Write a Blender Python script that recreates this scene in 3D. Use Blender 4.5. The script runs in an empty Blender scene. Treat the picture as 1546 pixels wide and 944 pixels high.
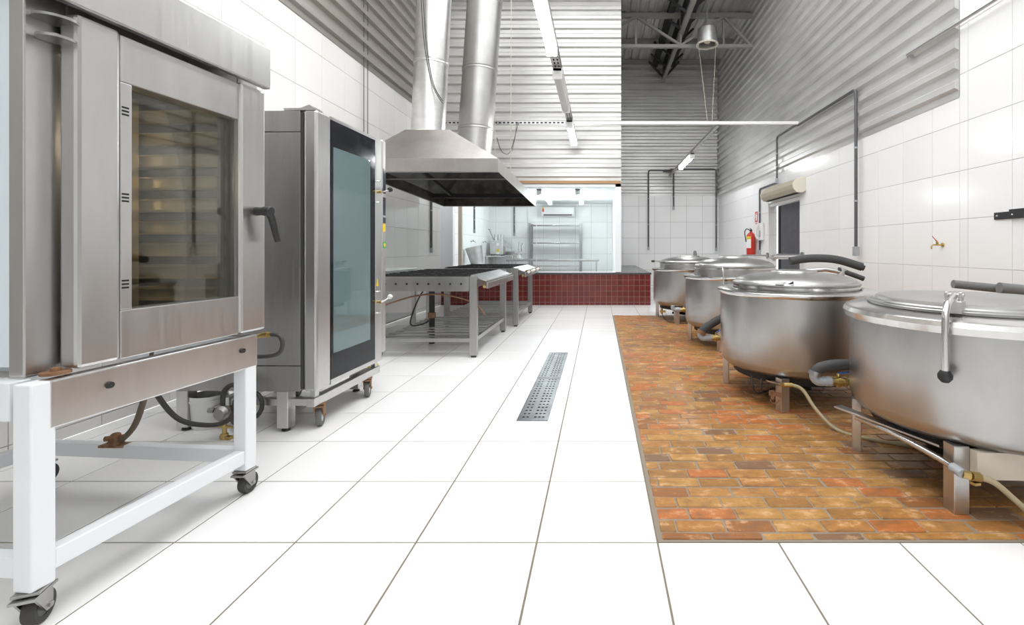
import bpy, bmesh, math, random
from mathutils import Matrix, Vector
random.seed(7)
S = bpy.context.scene
COL = S.collection
PI = math.pi
# ------------------------------------------------------------------ camera, sky, exposure
F, VX, VY, EYE = 694.0, 905.0, 376.0, 1.10          # focal length in px (1546 wide), vanishing point, eye height
cam_data = bpy.data.cameras.new('camera')
cam = bpy.data.objects.new('camera', cam_data); COL.objects.link(cam)
cam.location = (0, 0, EYE); cam.rotation_euler = (PI / 2, 0, 0)
cam_data.sensor_width = 36; cam_data.sensor_fit = 'HORIZONTAL'
cam_data.lens = F / 1546 * 36
cam_data.shift_x = -(VX - 773) / 1546
cam_data.shift_y = -(472 - VY) / 1546
cam_data.clip_start = 0.05
S.camera = cam
world = bpy.data.worlds.new('sky'); S.world = world; world.use_nodes = True
wb = world.node_tree.nodes['Background']
wb.inputs['Color'].default_value = (0.97, 0.985, 1.0, 1); wb.inputs['Strength'].default_value = 2.3
S.view_settings.view_transform = 'Standard'; S.view_settings.look = 'None'
S.view_settings.gamma = 1.0; S.view_settings.use_curve_mapping = False
S.view_settings.exposure = 0.65
TUBE = 28.0                                          # light of the fluorescent tubes

# ------------------------------------------------------------------ materials
def _nt(name):
    m = bpy.data.materials.new(name); m.use_nodes = True
    nt = m.node_tree; b = nt.nodes['Principled BSDF']
    return m, nt, b
def N(nt, t, **kw):
    n = nt.nodes.new(t)
    for k, v in kw.items():
        if k.startswith('i_'): n.inputs[k[2:]].default_value = v
        else: setattr(n, k, v)
    return n
def coords(nt, scale=(1, 1, 1)):
    tc = N(nt, 'ShaderNodeTexCoord'); mp = N(nt, 'ShaderNodeMapping')
    mp.inputs['Scale'].default_value = scale
    nt.links.new(tc.outputs['Object'], mp.inputs['Vector']); return mp.outputs['Vector']
def ramp(nt, fac, stops, interp='LINEAR'):
    r = N(nt, 'ShaderNodeValToRGB'); r.color_ramp.interpolation = interp
    e = r.color_ramp.elements
    while len(e) < len(stops): e.new(0.5)
    for el, (p, c) in zip(e, stops):
        el.position = p; el.color = (c[0], c[1], c[2], 1) if hasattr(c, '__len__') else (c, c, c, 1)
    nt.links.new(fac, r.inputs['Fac']); return r
def plain(name, col, rough=.5, metal=0, spec=.5):
    m, nt, b = _nt(name)
    b.inputs['Base Color'].default_value = (*col, 1); b.inputs['Roughness'].default_value = rough
    b.inputs['Metallic'].default_value = metal; b.inputs['Specular IOR Level'].default_value = spec
    n = N(nt, 'ShaderNodeTexNoise', i_Scale=14.0, i_Detail=3.0)
    nt.links.new(coords(nt), n.inputs['Vector'])
    lo_r, hi_r = (max(rough - .06, .285), min(rough + .06, 1)) if rough > .275 else (max(rough - .06, .02), min(rough + .06, .265))
    r = ramp(nt, n.outputs['Fac'], [(.3, lo_r), (.7, hi_r)])
    nt.links.new(r.outputs['Color'], b.inputs['Roughness'])
    return m
def metal(name, c0, c1, r0, r1, stretch=(1, 1, 1), scale=5.0, bump=.0, metallic=1.0, fine=(60, 60, 2)):
    m, nt, b = _nt(name); b.inputs['Metallic'].default_value = metallic
    n = N(nt, 'ShaderNodeTexNoise', i_Scale=scale, i_Detail=5.0, i_Roughness=.6)
    nt.links.new(coords(nt, stretch), n.inputs['Vector'])
    nt.links.new(ramp(nt, n.outputs['Fac'], [(.32, c0), (.68, c1)]).outputs['Color'], b.inputs['Base Color'])
    n2 = N(nt, 'ShaderNodeTexNoise', i_Scale=1.0, i_Detail=2.0)
    nt.links.new(coords(nt, fine), n2.inputs['Vector'])
    nt.links.new(ramp(nt, n2.outputs['Fac'], [(.3, r0), (.7, r1)]).outputs['Color'], b.inputs['Roughness'])
    if bump:
        bp = N(nt, 'ShaderNodeBump', i_Strength=bump, i_Distance=.002)
        nt.links.new(n2.outputs['Fac'], bp.inputs['Height']); nt.links.new(bp.outputs['Normal'], b.inputs['Normal'])
    return m
def emit(name, col, s):
    m, nt, b = _nt(name); b.inputs['Base Color'].default_value = (*col, 1)
    b.inputs['Emission Color'].default_value = (*col, 1); b.inputs['Emission Strength'].default_value = s
    return m
def glass(name, tint, refl=1.0, rough=.02, painted_glow=None, amount=0):
    m, nt, b = _nt(name); nt.nodes.remove(b)
    out = nt.nodes['Material Output']
    t = N(nt, 'ShaderNodeBsdfTransparent'); t.inputs['Color'].default_value = (*tint, 1)
    g = N(nt, 'ShaderNodeBsdfGlossy'); g.inputs['Roughness'].default_value = rough
    fr = N(nt, 'ShaderNodeFresnel', i_IOR=1.45); mu = N(nt, 'ShaderNodeMath', operation='MULTIPLY'); mu.inputs[1].default_value = refl
    mx = N(nt, 'ShaderNodeMixShader')
    nt.links.new(fr.outputs[0], mu.inputs[0]); nt.links.new(mu.outputs[0], mx.inputs[0])
    first = t.outputs[0]
    if painted_glow:                                          # diffuse colour in place of light reflected and seen in the pane
        d = N(nt, 'ShaderNodeBsdfDiffuse'); d.inputs['Color'].default_value = (*painted_glow, 1)
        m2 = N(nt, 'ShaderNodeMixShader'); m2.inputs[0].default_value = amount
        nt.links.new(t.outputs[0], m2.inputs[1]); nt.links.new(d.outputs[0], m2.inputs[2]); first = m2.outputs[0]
    nt.links.new(first, mx.inputs[1]); nt.links.new(g.outputs[0], mx.inputs[2]); nt.links.new(mx.outputs[0], out.inputs['Surface'])
    return m
def piece_random(nt):
    oi = N(nt, 'ShaderNodeObjectInfo'); ge = N(nt, 'ShaderNodeNewGeometry')
    a = N(nt, 'ShaderNodeMath', operation='ADD'); f = N(nt, 'ShaderNodeMath', operation='FRACT')
    nt.links.new(oi.outputs['Random'], a.inputs[0]); nt.links.new(ge.outputs['Random Per Island'], a.inputs[1])
    nt.links.new(a.outputs[0], f.inputs[0]); return f.outputs[0]
def world_pos(nt, scale):
    ge = N(nt, 'ShaderNodeNewGeometry'); mp = N(nt, 'ShaderNodeMapping'); mp.inputs['Scale'].default_value = scale
    nt.links.new(ge.outputs['Position'], mp.inputs['Vector']); return mp.outputs['Vector']
def tile_mat(name, c0, c1, rough, spec=.5, rough_var=.05, stain=None):
    m, nt, b = _nt(name); b.inputs['Specular IOR Level'].default_value = spec
    r = ramp(nt, piece_random(nt), [(0, c0), (1, c1)])
    col = r.outputs['Color']
    if stain:
        n = N(nt, 'ShaderNodeTexNoise', i_Scale=1.6, i_Detail=6.0, i_Roughness=.65)
        nt.links.new(world_pos(nt, (1, 1, 1)), n.inputs['Vector'])
        fr = ramp(nt, n.outputs['Fac'], [(.5, 0.0), (.75, .5)])
        mx = N(nt, 'ShaderNodeMix', data_type='RGBA'); mx.inputs['B'].default_value = (*stain, 1)
        nt.links.new(fr.outputs['Color'], mx.inputs['Factor']); nt.links.new(col, mx.inputs['A']); col = mx.outputs['Result']
    nt.links.new(col, b.inputs['Base Color'])
    b.inputs['Roughness'].default_value = rough
    return m
def brick_mat():
    m, nt, b = _nt('clay_brick'); b.inputs['Specular IOR Level'].default_value = .35
    r = ramp(nt, piece_random(nt), [(0, (.31, .15, .038)), (.2, (.37, .165, .042)), (.4, (.28, .11, .033)), (.52, (.40, .205, .055)), (.70, (.41, .135, .035)),
                                    (.84, (.20, .11, .06)), (.885, (.38, .18, .05)), (1, (.48, .25, .07))], 'CONSTANT')
    n = N(nt, 'ShaderNodeTexNoise', i_Scale=9.0, i_Detail=6.0, i_Roughness=.7)
    nt.links.new(world_pos(nt, (1, 1.6, 1)), n.inputs['Vector'])
    f1 = ramp(nt, n.outputs['Fac'], [(.36, .75), (.5, 0.0)]); f2 = ramp(nt, n.outputs['Fac'], [(.54, 0.0), (.66, .65)])
    m1 = N(nt, 'ShaderNodeMix', data_type='RGBA'); m1.inputs['B'].default_value = (.2, .1, .045, 1)
    m2 = N(nt, 'ShaderNodeMix', data_type='RGBA'); m2.inputs['B'].default_value = (.66, .41, .22, 1)
    nt.links.new(f1.outputs['Color'], m1.inputs['Factor']); nt.links.new(r.outputs['Color'], m1.inputs['A'])
    nt.links.new(f2.outputs['Color'], m2.inputs['Factor']); nt.links.new(m1.outputs['Result'], m2.inputs['A'])
    nt.links.new(m2.outputs['Result'], b.inputs['Base Color'])
    n3 = N(nt, 'ShaderNodeTexNoise', i_Scale=2.2, i_Detail=4.0)
    nt.links.new(world_pos(nt, (1, 1, 1)), n3.inputs['Vector'])
    nt.links.new(ramp(nt, n3.outputs['Fac'], [(.35, .285), (.6, .6)]).outputs['Color'], b.inputs['Roughness'])
    bp = N(nt, 'ShaderNodeBump', i_Strength=.5, i_Distance=.003)
    nt.links.new(n.outputs['Fac'], bp.inputs['Height']); nt.links.new(bp.outputs['Normal'], b.inputs['Normal'])
    return m

M = {}
M['floor_tile'] = tile_mat('white_floor_tile', (.80, .79, .78), (.86, .855, .85), .26, .5, .015)
M['wall_tile'] = tile_mat('white_wall_tile', (.82, .82, .815), (.86, .86, .855), .16, .5, .02)
M['old_tile'] = tile_mat('cream_wall_tile', (.78, .765, .74), (.82, .81, .79), .2, .5, .04)
M['red_tile'] = tile_mat('red_tile', (.115, .016, .014), (.155, .023, .019), .22, .5, .05)
M['brick'] = brick_mat()
M['grout'] = plain('grout', (.20, .17, .13), .9)
M['grout_light'] = plain('light_grout', (.36, .345, .32), .85)
M['mortar'] = plain('mortar', (.25, .205, .155), .9)
M['red_grout'] = plain('red_wall_grout', (.30, .19, .165), .9)
M['steel'] = metal('brushed_steel', (.55, .545, .54), (.65, .645, .64), .29, .35, (1, 1, .25), 4.0)
M['range_steel'] = metal('range_steel', (.38, .375, .365), (.47, .465, .455), .30, .4, (1, 1, .25), 4.0)
M['drain_steel'] = metal('drain_steel', (.20, .21, .22), (.34, .35, .36), .29, .4, (1, 1, 1), 7.0)
M['tube_room'] = emit('room_tube_light', (.95, .985, 1.0), 27.0)
M['steel_dark'] = metal('darker_steel', (.34, .335, .33), (.43, .425, .42), .32, .45, (1, 1, .25), 4.0)  # an even, darker steel tone
M['kettle'] = metal('kettle_steel', (.40, .395, .385), (.50, .495, .485), .30, .37, (1, 1, .5), 3.2, .0, 1.0, (2, 2, 60))
M['polished'] = metal('polished_steel', (.58, .575, .565), (.68, .675, .67), .14, .24, (1, 1, 1), 4.0)
M['galv'] = metal('galvanised', (.52, .52, .515), (.66, .66, .655), .30, .46, (1, 1, 1), 9.0, .0, .9)
M['sheet'] = metal('corrugated_steel', (.52, .515, .50), (.66, .655, .64), .30, .42, (.3, .3, 1), 3.0, .0, .4)
M['sheet_old'] = metal('dull_corrugated_steel', (.36, .335, .30), (.47, .445, .41), .45, .6, (.3, .3, 2), 3.0, .0, .7)
M['duct'] = metal('duct_steel', (.62, .62, .61), (.74, .74, .73), .28, .42, (1, 1, 2), 6.0, .0, .95)
M['duct_grey'] = metal('grey_duct_steel', (.40, .395, .385), (.50, .495, .485), .36, .5, (1, 1, 1), 3.0, .0, .9)
M['hood'] = metal('hood_steel', (.33, .305, .29), (.41, .39, .37), .33, .45, (1, 1, 1), 2.5)
M['grease'] = metal('greasy_lining', (.035, .032, .028), (.17, .155, .135), .35, .5, (1, 1, 1), 3.0, .0, .5)
M['oven_inside'] = metal('oven_lining', (.50, .42, .29), (.62, .54, .40), .29, .4, (1, 1, 3), 5.0, .0, .8)
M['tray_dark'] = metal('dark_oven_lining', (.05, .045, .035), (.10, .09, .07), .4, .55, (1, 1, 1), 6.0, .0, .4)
M['black'] = plain('black_plastic', (.018, .018, .019), .45)
M['iron'] = plain('cast_iron', (.015, .015, .016), .55)
M['rubber'] = plain('dark_rubber', (.045, .043, .04), .6)
M['foam'] = plain('grey_pipe_insulation', (.05, .05, .05), .75)
M['foam_light'] = plain('worn_pipe_insulation', (.17, .17, .165), .75)
M['tyre'] = plain('grey_tyre', (.14, .14, .135), .6)
M['hub'] = plain('white_hub', (.72, .72, .70), .45)
M['rust'] = metal('rusty_steel', (.22, .10, .045), (.36, .22, .13), .55, .8, (1, 1, 1), 18.0, .0, .5)
M['white_paint'] = plain('white_enamel', (.80, .82, .84), .32)
M['pale_paint'] = plain('pale_blue_enamel', (.66, .73, .77), .35)
M['white_plastic'] = plain('white_plastic', (.80, .80, .79), .35)
M['cream_plastic'] = plain('cream_plastic', (.70, .66, .56), .4)
M['dusty_plastic'] = plain('dusty_plastic', (.42, .37, .28), .6)
M['grey_pvc'] = plain('grey_pvc', (.36, .38, .40), .4)
M['conduit'] = plain('dark_conduit', (.10, .10, .105), .4, .3)
M['brass'] = plain('brass', (.55, .40, .16), .32, 1)
M['gas_hose'] = plain('yellowed_hose', (.40, .33, .20), .5)
M['brown_hose'] = plain('brown_hose', (.13, .095, .065), .55)
M['copper'] = plain('copper_pipe', (.36, .20, .12), .45, .8)
M['red'] = plain('red_paint', (.52, .035, .02), .35)
M['yellow'] = plain('yellow_plastic', (.75, .55, .03), .4)
M['green'] = plain('green_sticker', (.05, .35, .10), .5)
M['blue'] = plain('blue_lever', (.04, .16, .62), .4)
M['wood'] = plain('raw_wood', (.36, .22, .11), .7)
M['granite'] = plain('dark_granite', (.06, .06, .062), .2)
M['dark_curtain'] = plain('dark_strip_curtain', (.055, .055, .065), .35)
M['void'] = plain('opening_shade', (.012, .012, .014), .9)  # near-black painted in place of the shade inside openings and slots
M['plaster'] = plain('white_plaster', (.82, .83, .83), .7)
M['beige'] = plain('beige_paint', (.60, .53, .44), .5)
M['truss'] = plain('grey_truss_paint', (.30, .295, .275), .55, .2)
M['truss_dark'] = plain('dark_truss_paint', (.03, .03, .03), .6)
M['string'] = plain('cotton_string', (.52, .48, .36), .8)
M['tube'] = emit('tube_light', (.97, .985, 1.0), TUBE)
M['tube_off'] = plain('unlit_diffuser', (.62, .62, .60), .3)
M['room_glass'] = glass('window_glass', (.95, .985, .985), .5)
M['oven_glass'] = glass('oven_glass', (.80, .80, .76), .7)
M['teal_glass'] = glass('teal_glass', (.62, .74, .76), 1.6, .03, (.30, .44, .46), .42)  # diffuse teal mixed in to stand for light in the pane
M['black_glass'] = plain('black_glass', (.010, .011, .014), .12, 0, .25)
M['display'] = plain('dark_display', (.03, .035, .05), .12)
M['bulb_cream'] = plain('cream_bulb', (.75, .66, .48), .4)  # plain cream plastic without emission

# ------------------------------------------------------------------ mesh builder
class MB:
    def __init__(s): s.v = []; s.f = []; s.sm = []; s.M = None
    def add(s, vs, fs, smooth=False):
        o = len(s.v)
        s.v += [tuple(s.M @ Vector(p)) if s.M else tuple(p) for p in vs]
        s.f += [tuple(i + o for i in f) for f in fs]; s.sm += [smooth] * len(fs); return s
    def box(s, a, b):
        x0, y0, z0 = (min(p, q) for p, q in zip(a, b)); x1, y1, z1 = (max(p, q) for p, q in zip(a, b))
        return s.add([(x0, y0, z0), (x1, y0, z0), (x1, y1, z0), (x0, y1, z0), (x0, y0, z1), (x1, y0, z1), (x1, y1, z1), (x0, y1, z1)],
                     [(0, 3, 2, 1), (4, 5, 6, 7), (0, 1, 5, 4), (1, 2, 6, 5), (2, 3, 7, 6), (3, 0, 4, 7)])
    def bar(s, p, q, w, h, up=(0, 0, 1)):
        p, q = Vector(p), Vector(q); d = (q - p).normalized(); up = Vector(up)
        if abs(d.dot(up)) > .98: up = Vector((1, 0, 0))
        a = d.cross(up).normalized() * w / 2; b = a.cross(d).normalized() * h / 2
        vs = [p - a - b, p + a - b, p + a + b, p - a + b, q - a - b, q + a - b, q + a + b, q - a + b]
        return s.add(vs, [(0, 1, 2, 3), (7, 6, 5, 4), (0, 4, 5, 1), (1, 5, 6, 2), (2, 6, 7, 3), (3, 7, 4, 0)])
    def tube(s, path, r, n=10, caps=True, r1=None):
        P = [Vector(p) for p in path]; k = len(P); rings = []; vs = []
        t0 = (P[1] - P[0]).normalized(); a = t0.orthogonal().normalized()
        for i, p in enumerate(P):
            t = ((P[min(i + 1, k - 1)] - P[i]).normalized() + (P[i] - P[max(i - 1, 0)]).normalized()).normalized()
            a = (a - t * a.dot(t)).normalized(); b = t.cross(a)
            rr = r if r1 is None else r + (r1 - r) * i / (k - 1)
            vs += [p + (a * math.cos(2 * PI * j / n) + b * math.sin(2 * PI * j / n)) * rr for j in range(n)]
        fs = [(i * n + j, i * n + (j + 1) % n, (i + 1) * n + (j + 1) % n, (i + 1) * n + j) for i in range(k - 1) for j in range(n)]
        s.add(vs, fs, True)
        if caps:
            s.add(vs[:n], [tuple(range(n - 1, -1, -1))]); s.add(vs[-n:], [tuple(range(n))])
        return s
    def lathe(s, prof, c=(0, 0, 0), n=48, axis='z', smooth=True):
        vs = []
        for r, h in prof:
            for j in range(n):
                A = 2 * PI * j / n; x, y = r * math.cos(A), r * math.sin(A)
                if axis == 'z': vs.append((c[0] + x, c[1] + y, c[2] + h))
                elif axis == 'y': vs.append((c[0] + x, c[1] + h, c[2] - y))
                else: vs.append((c[0] + h, c[1] + x, c[2] + y))
        k = len(prof)
        fs = [(i * n + j, i * n + (j + 1) % n, (i + 1) * n + (j + 1) % n, (i + 1) * n + j) for i in range(k - 1) for j in range(n)]
        return s.add(vs, fs, smooth)
    def prism(s, poly, a, b, axis):
        """polygon in the plane across axis, extruded from a to b"""
        def P(u, v, w): return {'x': (w, u, v), 'y': (u, w, v), 'z': (u, v, w)}[axis]
        n = len(poly)
        vs = [P(u, v, a) for u, v in poly] + [P(u, v, b) for u, v in poly]
        fs = [tuple(range(n)), tuple(range(2 * n - 1, n - 1, -1))] + [(i, (i + 1) % n, n + (i + 1) % n, n + i) for i in range(n)]
        return s.add(vs, fs)
    def mesh(s, name, mat):
        me = bpy.data.meshes.new(name); me.from_pydata(s.v, [], s.f)
        bm = bmesh.new(); bm.from_mesh(me)
        bmesh.ops.remove_doubles(bm, verts=bm.verts, dist=1e-6)
        bmesh.ops.recalc_face_normals(bm, faces=bm.faces); bm.to_mesh(me); bm.free()
        if any(s.sm):
            me.polygons.foreach_set('use_smooth', [True] * len(me.polygons)); me.set_sharp_from_angle(angle=math.radians(38))
        if mat: me.materials.append(M[mat])
        return me
    def build(s, name, mat, parent=None, bevel=0, kind=None, label=None):
        o = bpy.data.objects.new(name, s.mesh(name, mat)); COL.objects.link(o)
        if parent is not None: o.parent = parent
        if bevel:
            b = o.modifiers.new('bevel', 'BEVEL'); b.width = bevel; b.segments = 2; b.limit_method = 'ANGLE'; b.angle_limit = .6
        if kind: o['kind'] = kind
        if label: o['label'] = label
        return o
def tag(o, label, cat, group=None):
    o['label'] = label; o['category'] = cat
    if group: o['group'] = group
    return o
def thing(name, label, cat, loc=(0, 0, 0), rz=0, group=None):
    o = bpy.data.objects.new(name, None); COL.objects.link(o); o.empty_display_size = .1
    o.location = loc; o.rotation_euler = (0, 0, rz)
    return tag(o, label, cat, group)
def structure(name, loc=(0, 0, 0)):
    o = bpy.data.objects.new(name, None); COL.objects.link(o); o['kind'] = 'structure'; o.location = loc; return o
def copy_tree(o, parent=None):
    c = o.copy(); COL.objects.link(c); c.parent = parent
    for ch in list(o.children): copy_tree(ch, c)
    return c
def at(px, py, Y): return ((px - VX) * Y / F, Y, EYE - (py - VY) * Y / F)
def one(name, mat, fn, parent, **kw):
    m = MB(); fn(m); return m.build(name, mat, parent, **kw)
def box(name, mat, a, b, parent=None, **kw): return MB().box(a, b).build(name, mat, parent, **kw)
def tube(name, mat, path, r, parent=None, n=10, **kw): return MB().tube(path, r, n).build(name, mat, parent, **kw)
def arc(c, r, a0, a1, n, u, v):
    c, u, v = Vector(c), Vector(u), Vector(v)
    return [c + u * r * math.cos(a0 + (a1 - a0) * i / n) + v * r * math.sin(a0 + (a1 - a0) * i / n) for i in range(n + 1)]
def spline(pts, k=6):
    P = [Vector(p) for p in pts]; out = []
    for i in range(len(P) - 1):
        p0, p1, p2, p3 = P[max(i - 1, 0)], P[i], P[i + 1], P[min(i + 2, len(P) - 1)]
        for j in range(k):
            t = j / k
            out.append(.5 * (2 * p1 + (p2 - p0) * t + (2 * p0 - 5 * p1 + 4 * p2 - p3) * t * t + (3 * p1 - p0 - 3 * p2 + p3) * t ** 3))
    return out + [P[-1]]

# ------------------------------------------------------------------ room shell
T = .453                                   # tile pitch
XL, XR, YB, YP = -3.10, 3.40, 13.10, 8.98  # left wall, right wall, back wall, low wall / glazed partition
PX0, PY0, PY1 = .218, 1.723, 7.612         # brick pad
_tile_cache = {}
def tile_mesh(a, b, t, axis, mat, ch=.0015):
    key = (round(a, 4), round(b, 4), t, axis, mat)
    if key in _tile_cache: return _tile_cache[key]
    A, B = a / 2, b / 2
    lo = [(-A, -B, 0), (A, -B, 0), (A, B, 0), (-A, B, 0)]
    mi = [(x, y, t - ch) for x, y, _ in lo]
    to = [(math.copysign(A - ch, x), math.copysign(B - ch, y), t) for x, y, _ in lo]
    vs = lo + mi + to
    fs = [(8, 9, 10, 11)] + [(i, (i + 1) % 4, 4 + (i + 1) % 4, 4 + i) for i in range(4)] + [(4 + i, 4 + (i + 1) % 4, 8 + (i + 1) % 4, 8 + i) for i in range(4)]
    mp = {'+z': lambda u, v, w: (u, v, w), '-x': lambda u, v, w: (-w, u, v), '+x': lambda u, v, w: (w, u, v), '-y': lambda u, v, w: (u, -w, v)}[axis]
    me = MB().add([mp(*p) for p in vs], fs).mesh('tile', mat)
    _tile_cache[key] = me; return me
def put(me, name, loc, parent, rz=0):
    o = bpy.data.objects.new(name, me); COL.objects.link(o); o.parent = parent; o.location = loc
    if rz: o.rotation_euler = (0, 0, rz)
    return o
def lines(lo, hi, off, pitch):
    """cuts of [lo, hi] at off + k * pitch"""
    k = math.ceil((lo - off) / pitch - 1e-6); cuts = [lo]
    while off + k * pitch < hi - .02:
        c = off + k * pitch
        if c > lo + .02: cuts.append(c)
        k += 1
    cuts.append(hi); return list(zip(cuts[:-1], cuts[1:]))
def lay(parent, axis, const, us, vs, gap, t, mat, keep=None):
    for u0, u1 in us:
        for v0, v1 in vs:
            if keep and not keep(u0, u1, v0, v1): continue
            c = ((u0 + u1) / 2, (v0 + v1) / 2)
            me = tile_mesh(u1 - u0 - gap, v1 - v0 - gap, t, axis, mat)
            loc = {'+z': (c[0], c[1], const), '-x': (const, c[0], c[1]), '+x': (const, c[0], c[1]), '-y': (c[0], const, c[1])}[axis]
            put(me, 'tile', loc, parent)

# floor: slab with the joints showing between single tiles
floor = structure('floor')
box('slab', 'grout', (XL, -2.5, -.12), (XR, YB, -.003), floor)
fx, fy = lines(XL, XR, PX0, T), lines(-2.35, YB, PY0, T)
def in_pad(u0, u1, v0, v1): return u0 > PX0 - .05 and v0 > PY0 - .05 and v1 < PY1 + .1
lay(floor, '+z', -.009, fx, [r for r in fy if 1.0 < r[0] < YP - .1], .007, .009, 'floor_tile', lambda *a: not in_pad(*a))
rest = MB()
for u0, u1 in fx:
    for v0, v1 in fy:
        if not (1.0 < v0 < YP - .1): rest.box((u0 + .003, v0 + .003, -.009), (u1 - .003, v1 - .003, 0))
rest.build('tiling', 'floor_tile', floor, kind='stuff')

# brick pad in running bond
pad = structure('floor_brick')
box('mortar_bed', 'mortar', (PX0 + .002, PY0 + .002, -.0028), (XR, PY1, -.0008), pad)
BL, BH, G = .194, .0853, .0075
cells = []
row = 0; y = PY0 + .012 - .04
while y < PY1 - .01:
    y0, y1 = max(y, PY0 + .012), min(y + BH, PY1 - .01)
    x = PX0 + .018 - (BL / 2 if row % 2 else 0) - (0.03 * (row % 3) if row else 0)
    while x < XR - .02:
        x0, x1 = max(x, PX0 + .018), min(x + BL, XR - .01)
        if x1 - x0 > .035 and y1 - y0 > .02: cells.append((x0, x1, y0, y1))
        x += BL
    y += BH; row += 1
def brick_shape(m, x0, x1, y0, y1, cx, cy, h, tilt):
    a, b = (x1 - x0 - G) / 2, (y1 - y0 - G) / 2; c = .005
    j = lambda: random.uniform(-.0022, .0022)
    ring = [(-a + c, -b), (a - c, -b), (a, -b + c), (a, b - c), (a - c, b), (-a + c, b), (-a, b - c), (-a, -b + c)]
    ring = [(u + j(), v + j()) for u, v in ring]
    vs = [(cx + u, cy + v, -.006) for u, v in ring] + [(cx + u, cy + v, h - .003) for u, v in ring] + [(cx + u * .965, cy + v * .92, h + tilt * u) for u, v in ring]
    fs = [tuple(range(16, 24))] + [(i + 8 * q, (i + 1) % 8 + 8 * q, (i + 1) % 8 + 8 * q + 8, i + 8 * q + 8) for q in (0, 1) for i in range(8)]
    m.add(vs, fs)
def in_frame(c): return VX + F * c[0] / max(c[3], .1) < 1560
cells.sort(key=lambda c: (not in_frame(c), c[2]))
pool = {}
for c in cells[:300]:
    key = (round(c[1] - c[0], 3), round(c[3] - c[2], 3))
    if len(pool.setdefault(key, [])) < 4:
        m = MB(); brick_shape(m, *c, 0, 0, .0, random.uniform(-.012, .012)); pool[key].append(m.mesh('brick', 'brick'))
    put(random.choice(pool[key]), 'brick', ((c[0] + c[1]) / 2, (c[2] + c[3]) / 2, random.uniform(.0005, .0045)), pad, random.uniform(-.012, .012))
m = MB()
for c in cells[300:]: brick_shape(m, *c, (c[0] + c[1]) / 2, (c[2] + c[3]) / 2, random.uniform(.0005, .004), random.uniform(-.012, .012))
m.build('brickwork', 'brick', pad, kind='stuff')

# corrugated cladding: trapezoid ribs lying horizontally
def ribs(z0, z1, pitch=.19, d=.042):
    out = []; z = z0
    prof = [(0, 0), (.066, 0), (.088, 1), (.148, 1), (.178, 0)]
    while z < z1:
        for h, k in prof:
            if z + h < z1: out.append((k * d, z + h))
        z += pitch
    out.append((0, z1)); return out
def cladding(parent, axis, face, sign, a, b, z0, z1, mat, pitch=.19):
    """closed sheet: ribs stand off `face` towards sign"""
    pr = [(face + sign * (.006 + o), z) for o, z in ribs(z0, z1, pitch)]
    poly = pr + [(face + sign * .001, z1), (face + sign * .001, z0)]
    m = MB()
    n = len(pr)
    def P(u, v, w): return {'x': (w, u, v), 'y': (u, w, v)}[axis]
    vs = [P(u, v, a) for u, v in pr] + [P(u, v, b) for u, v in pr] + [P(face + sign * .001, z, w) for w in (a, b) for _, z in pr]
    fs = [(i, i + 1, n + i + 1, n + i) for i in range(n - 1)]
    fs += [(i, i + 1, 2 * n + i + 1, 2 * n + i) for i in range(n - 1)] + [(n + i, n + i + 1, 3 * n + i + 1, 3 * n + i) for i in range(n - 1)]
    m.add(vs, fs)
    o = m.build('corrugated_sheet', mat, parent)
    return o

# right wall with the doorway
DY0, DY1, DZ = 7.79, 9.22, 2.0
wr = structure('wall_right')
for a, b in (((XR, -2.5, 0), (XR + .16, DY0, 6.5)), ((XR, DY1, 0), (XR + .16, YB + .15, 6.5)), ((XR, DY0, DZ), (XR + .16, DY1, 6.5))):
    box('wall_block', 'grout_light', a, b, wr)
CE = 4.33
rows = lines(0, 3.645, .021, T)
def keep_r(u0, u1, v0, v1):
    return not (u0 > DY0 - .1 and u1 < DY1 + .1 and v1 < DZ + .05)
def lay_right(y0, y1, top):
    rws = lines(0, top, .021, T)
    for u0, u1 in lines(y0, y1, 4.684, T):
        for v0, v1 in rws:
            lay(wr, '-x', XR, [(u0, u1)], [(v0, v1)], .003, .008, 'wall_tile')
lay_right(1.5, CE, 3.645); lay_right(CE, DY0, 2.54); lay_right(DY1, YB, 2.58)
for u0, u1 in lines(DY0, DY1, 4.684, T): lay(wr, '-x', XR, [(u0, u1)], [(DZ, 2.286), (2.286, 2.56)], .003, .008, 'wall_tile')
for v0, v1 in lines(0, DZ, .021, T): lay(wr, '-y', DY1, [(XR, XR + .16)], [(v0, v1)], .003, .006, 'wall_tile')
for a, b in ((CE, 6.78), (6.782, 9.9), (9.902, YB)): cladding(wr, 'y', XR - .008, -1, a, b, 2.53, 6.5, 'sheet')
# left wall
wl = structure('wall_left')
box('wall_block', 'grout_light', (XL - .16, -2.5, 0), (XL, YB + .15, 6.5), wl)
lay(wl, '+x', XL, [r for r in lines(1.4, YP, 4.67, T)], lines(0, 3.5, .07, T), .0035, .008, 'old_tile')
lay(wl, '+x', XL, lines(YP + .1, YB, 4.67, T), lines(0, 2.4, .07, T), .003, .008, 'wall_tile')
for a, b in ((-2.4, 3.6), (3.602, 6.3), (6.302, YP)): cladding(wl, 'y', XL + .008, 1, a, b, 3.5, 6.5, 'sheet_old')
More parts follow.
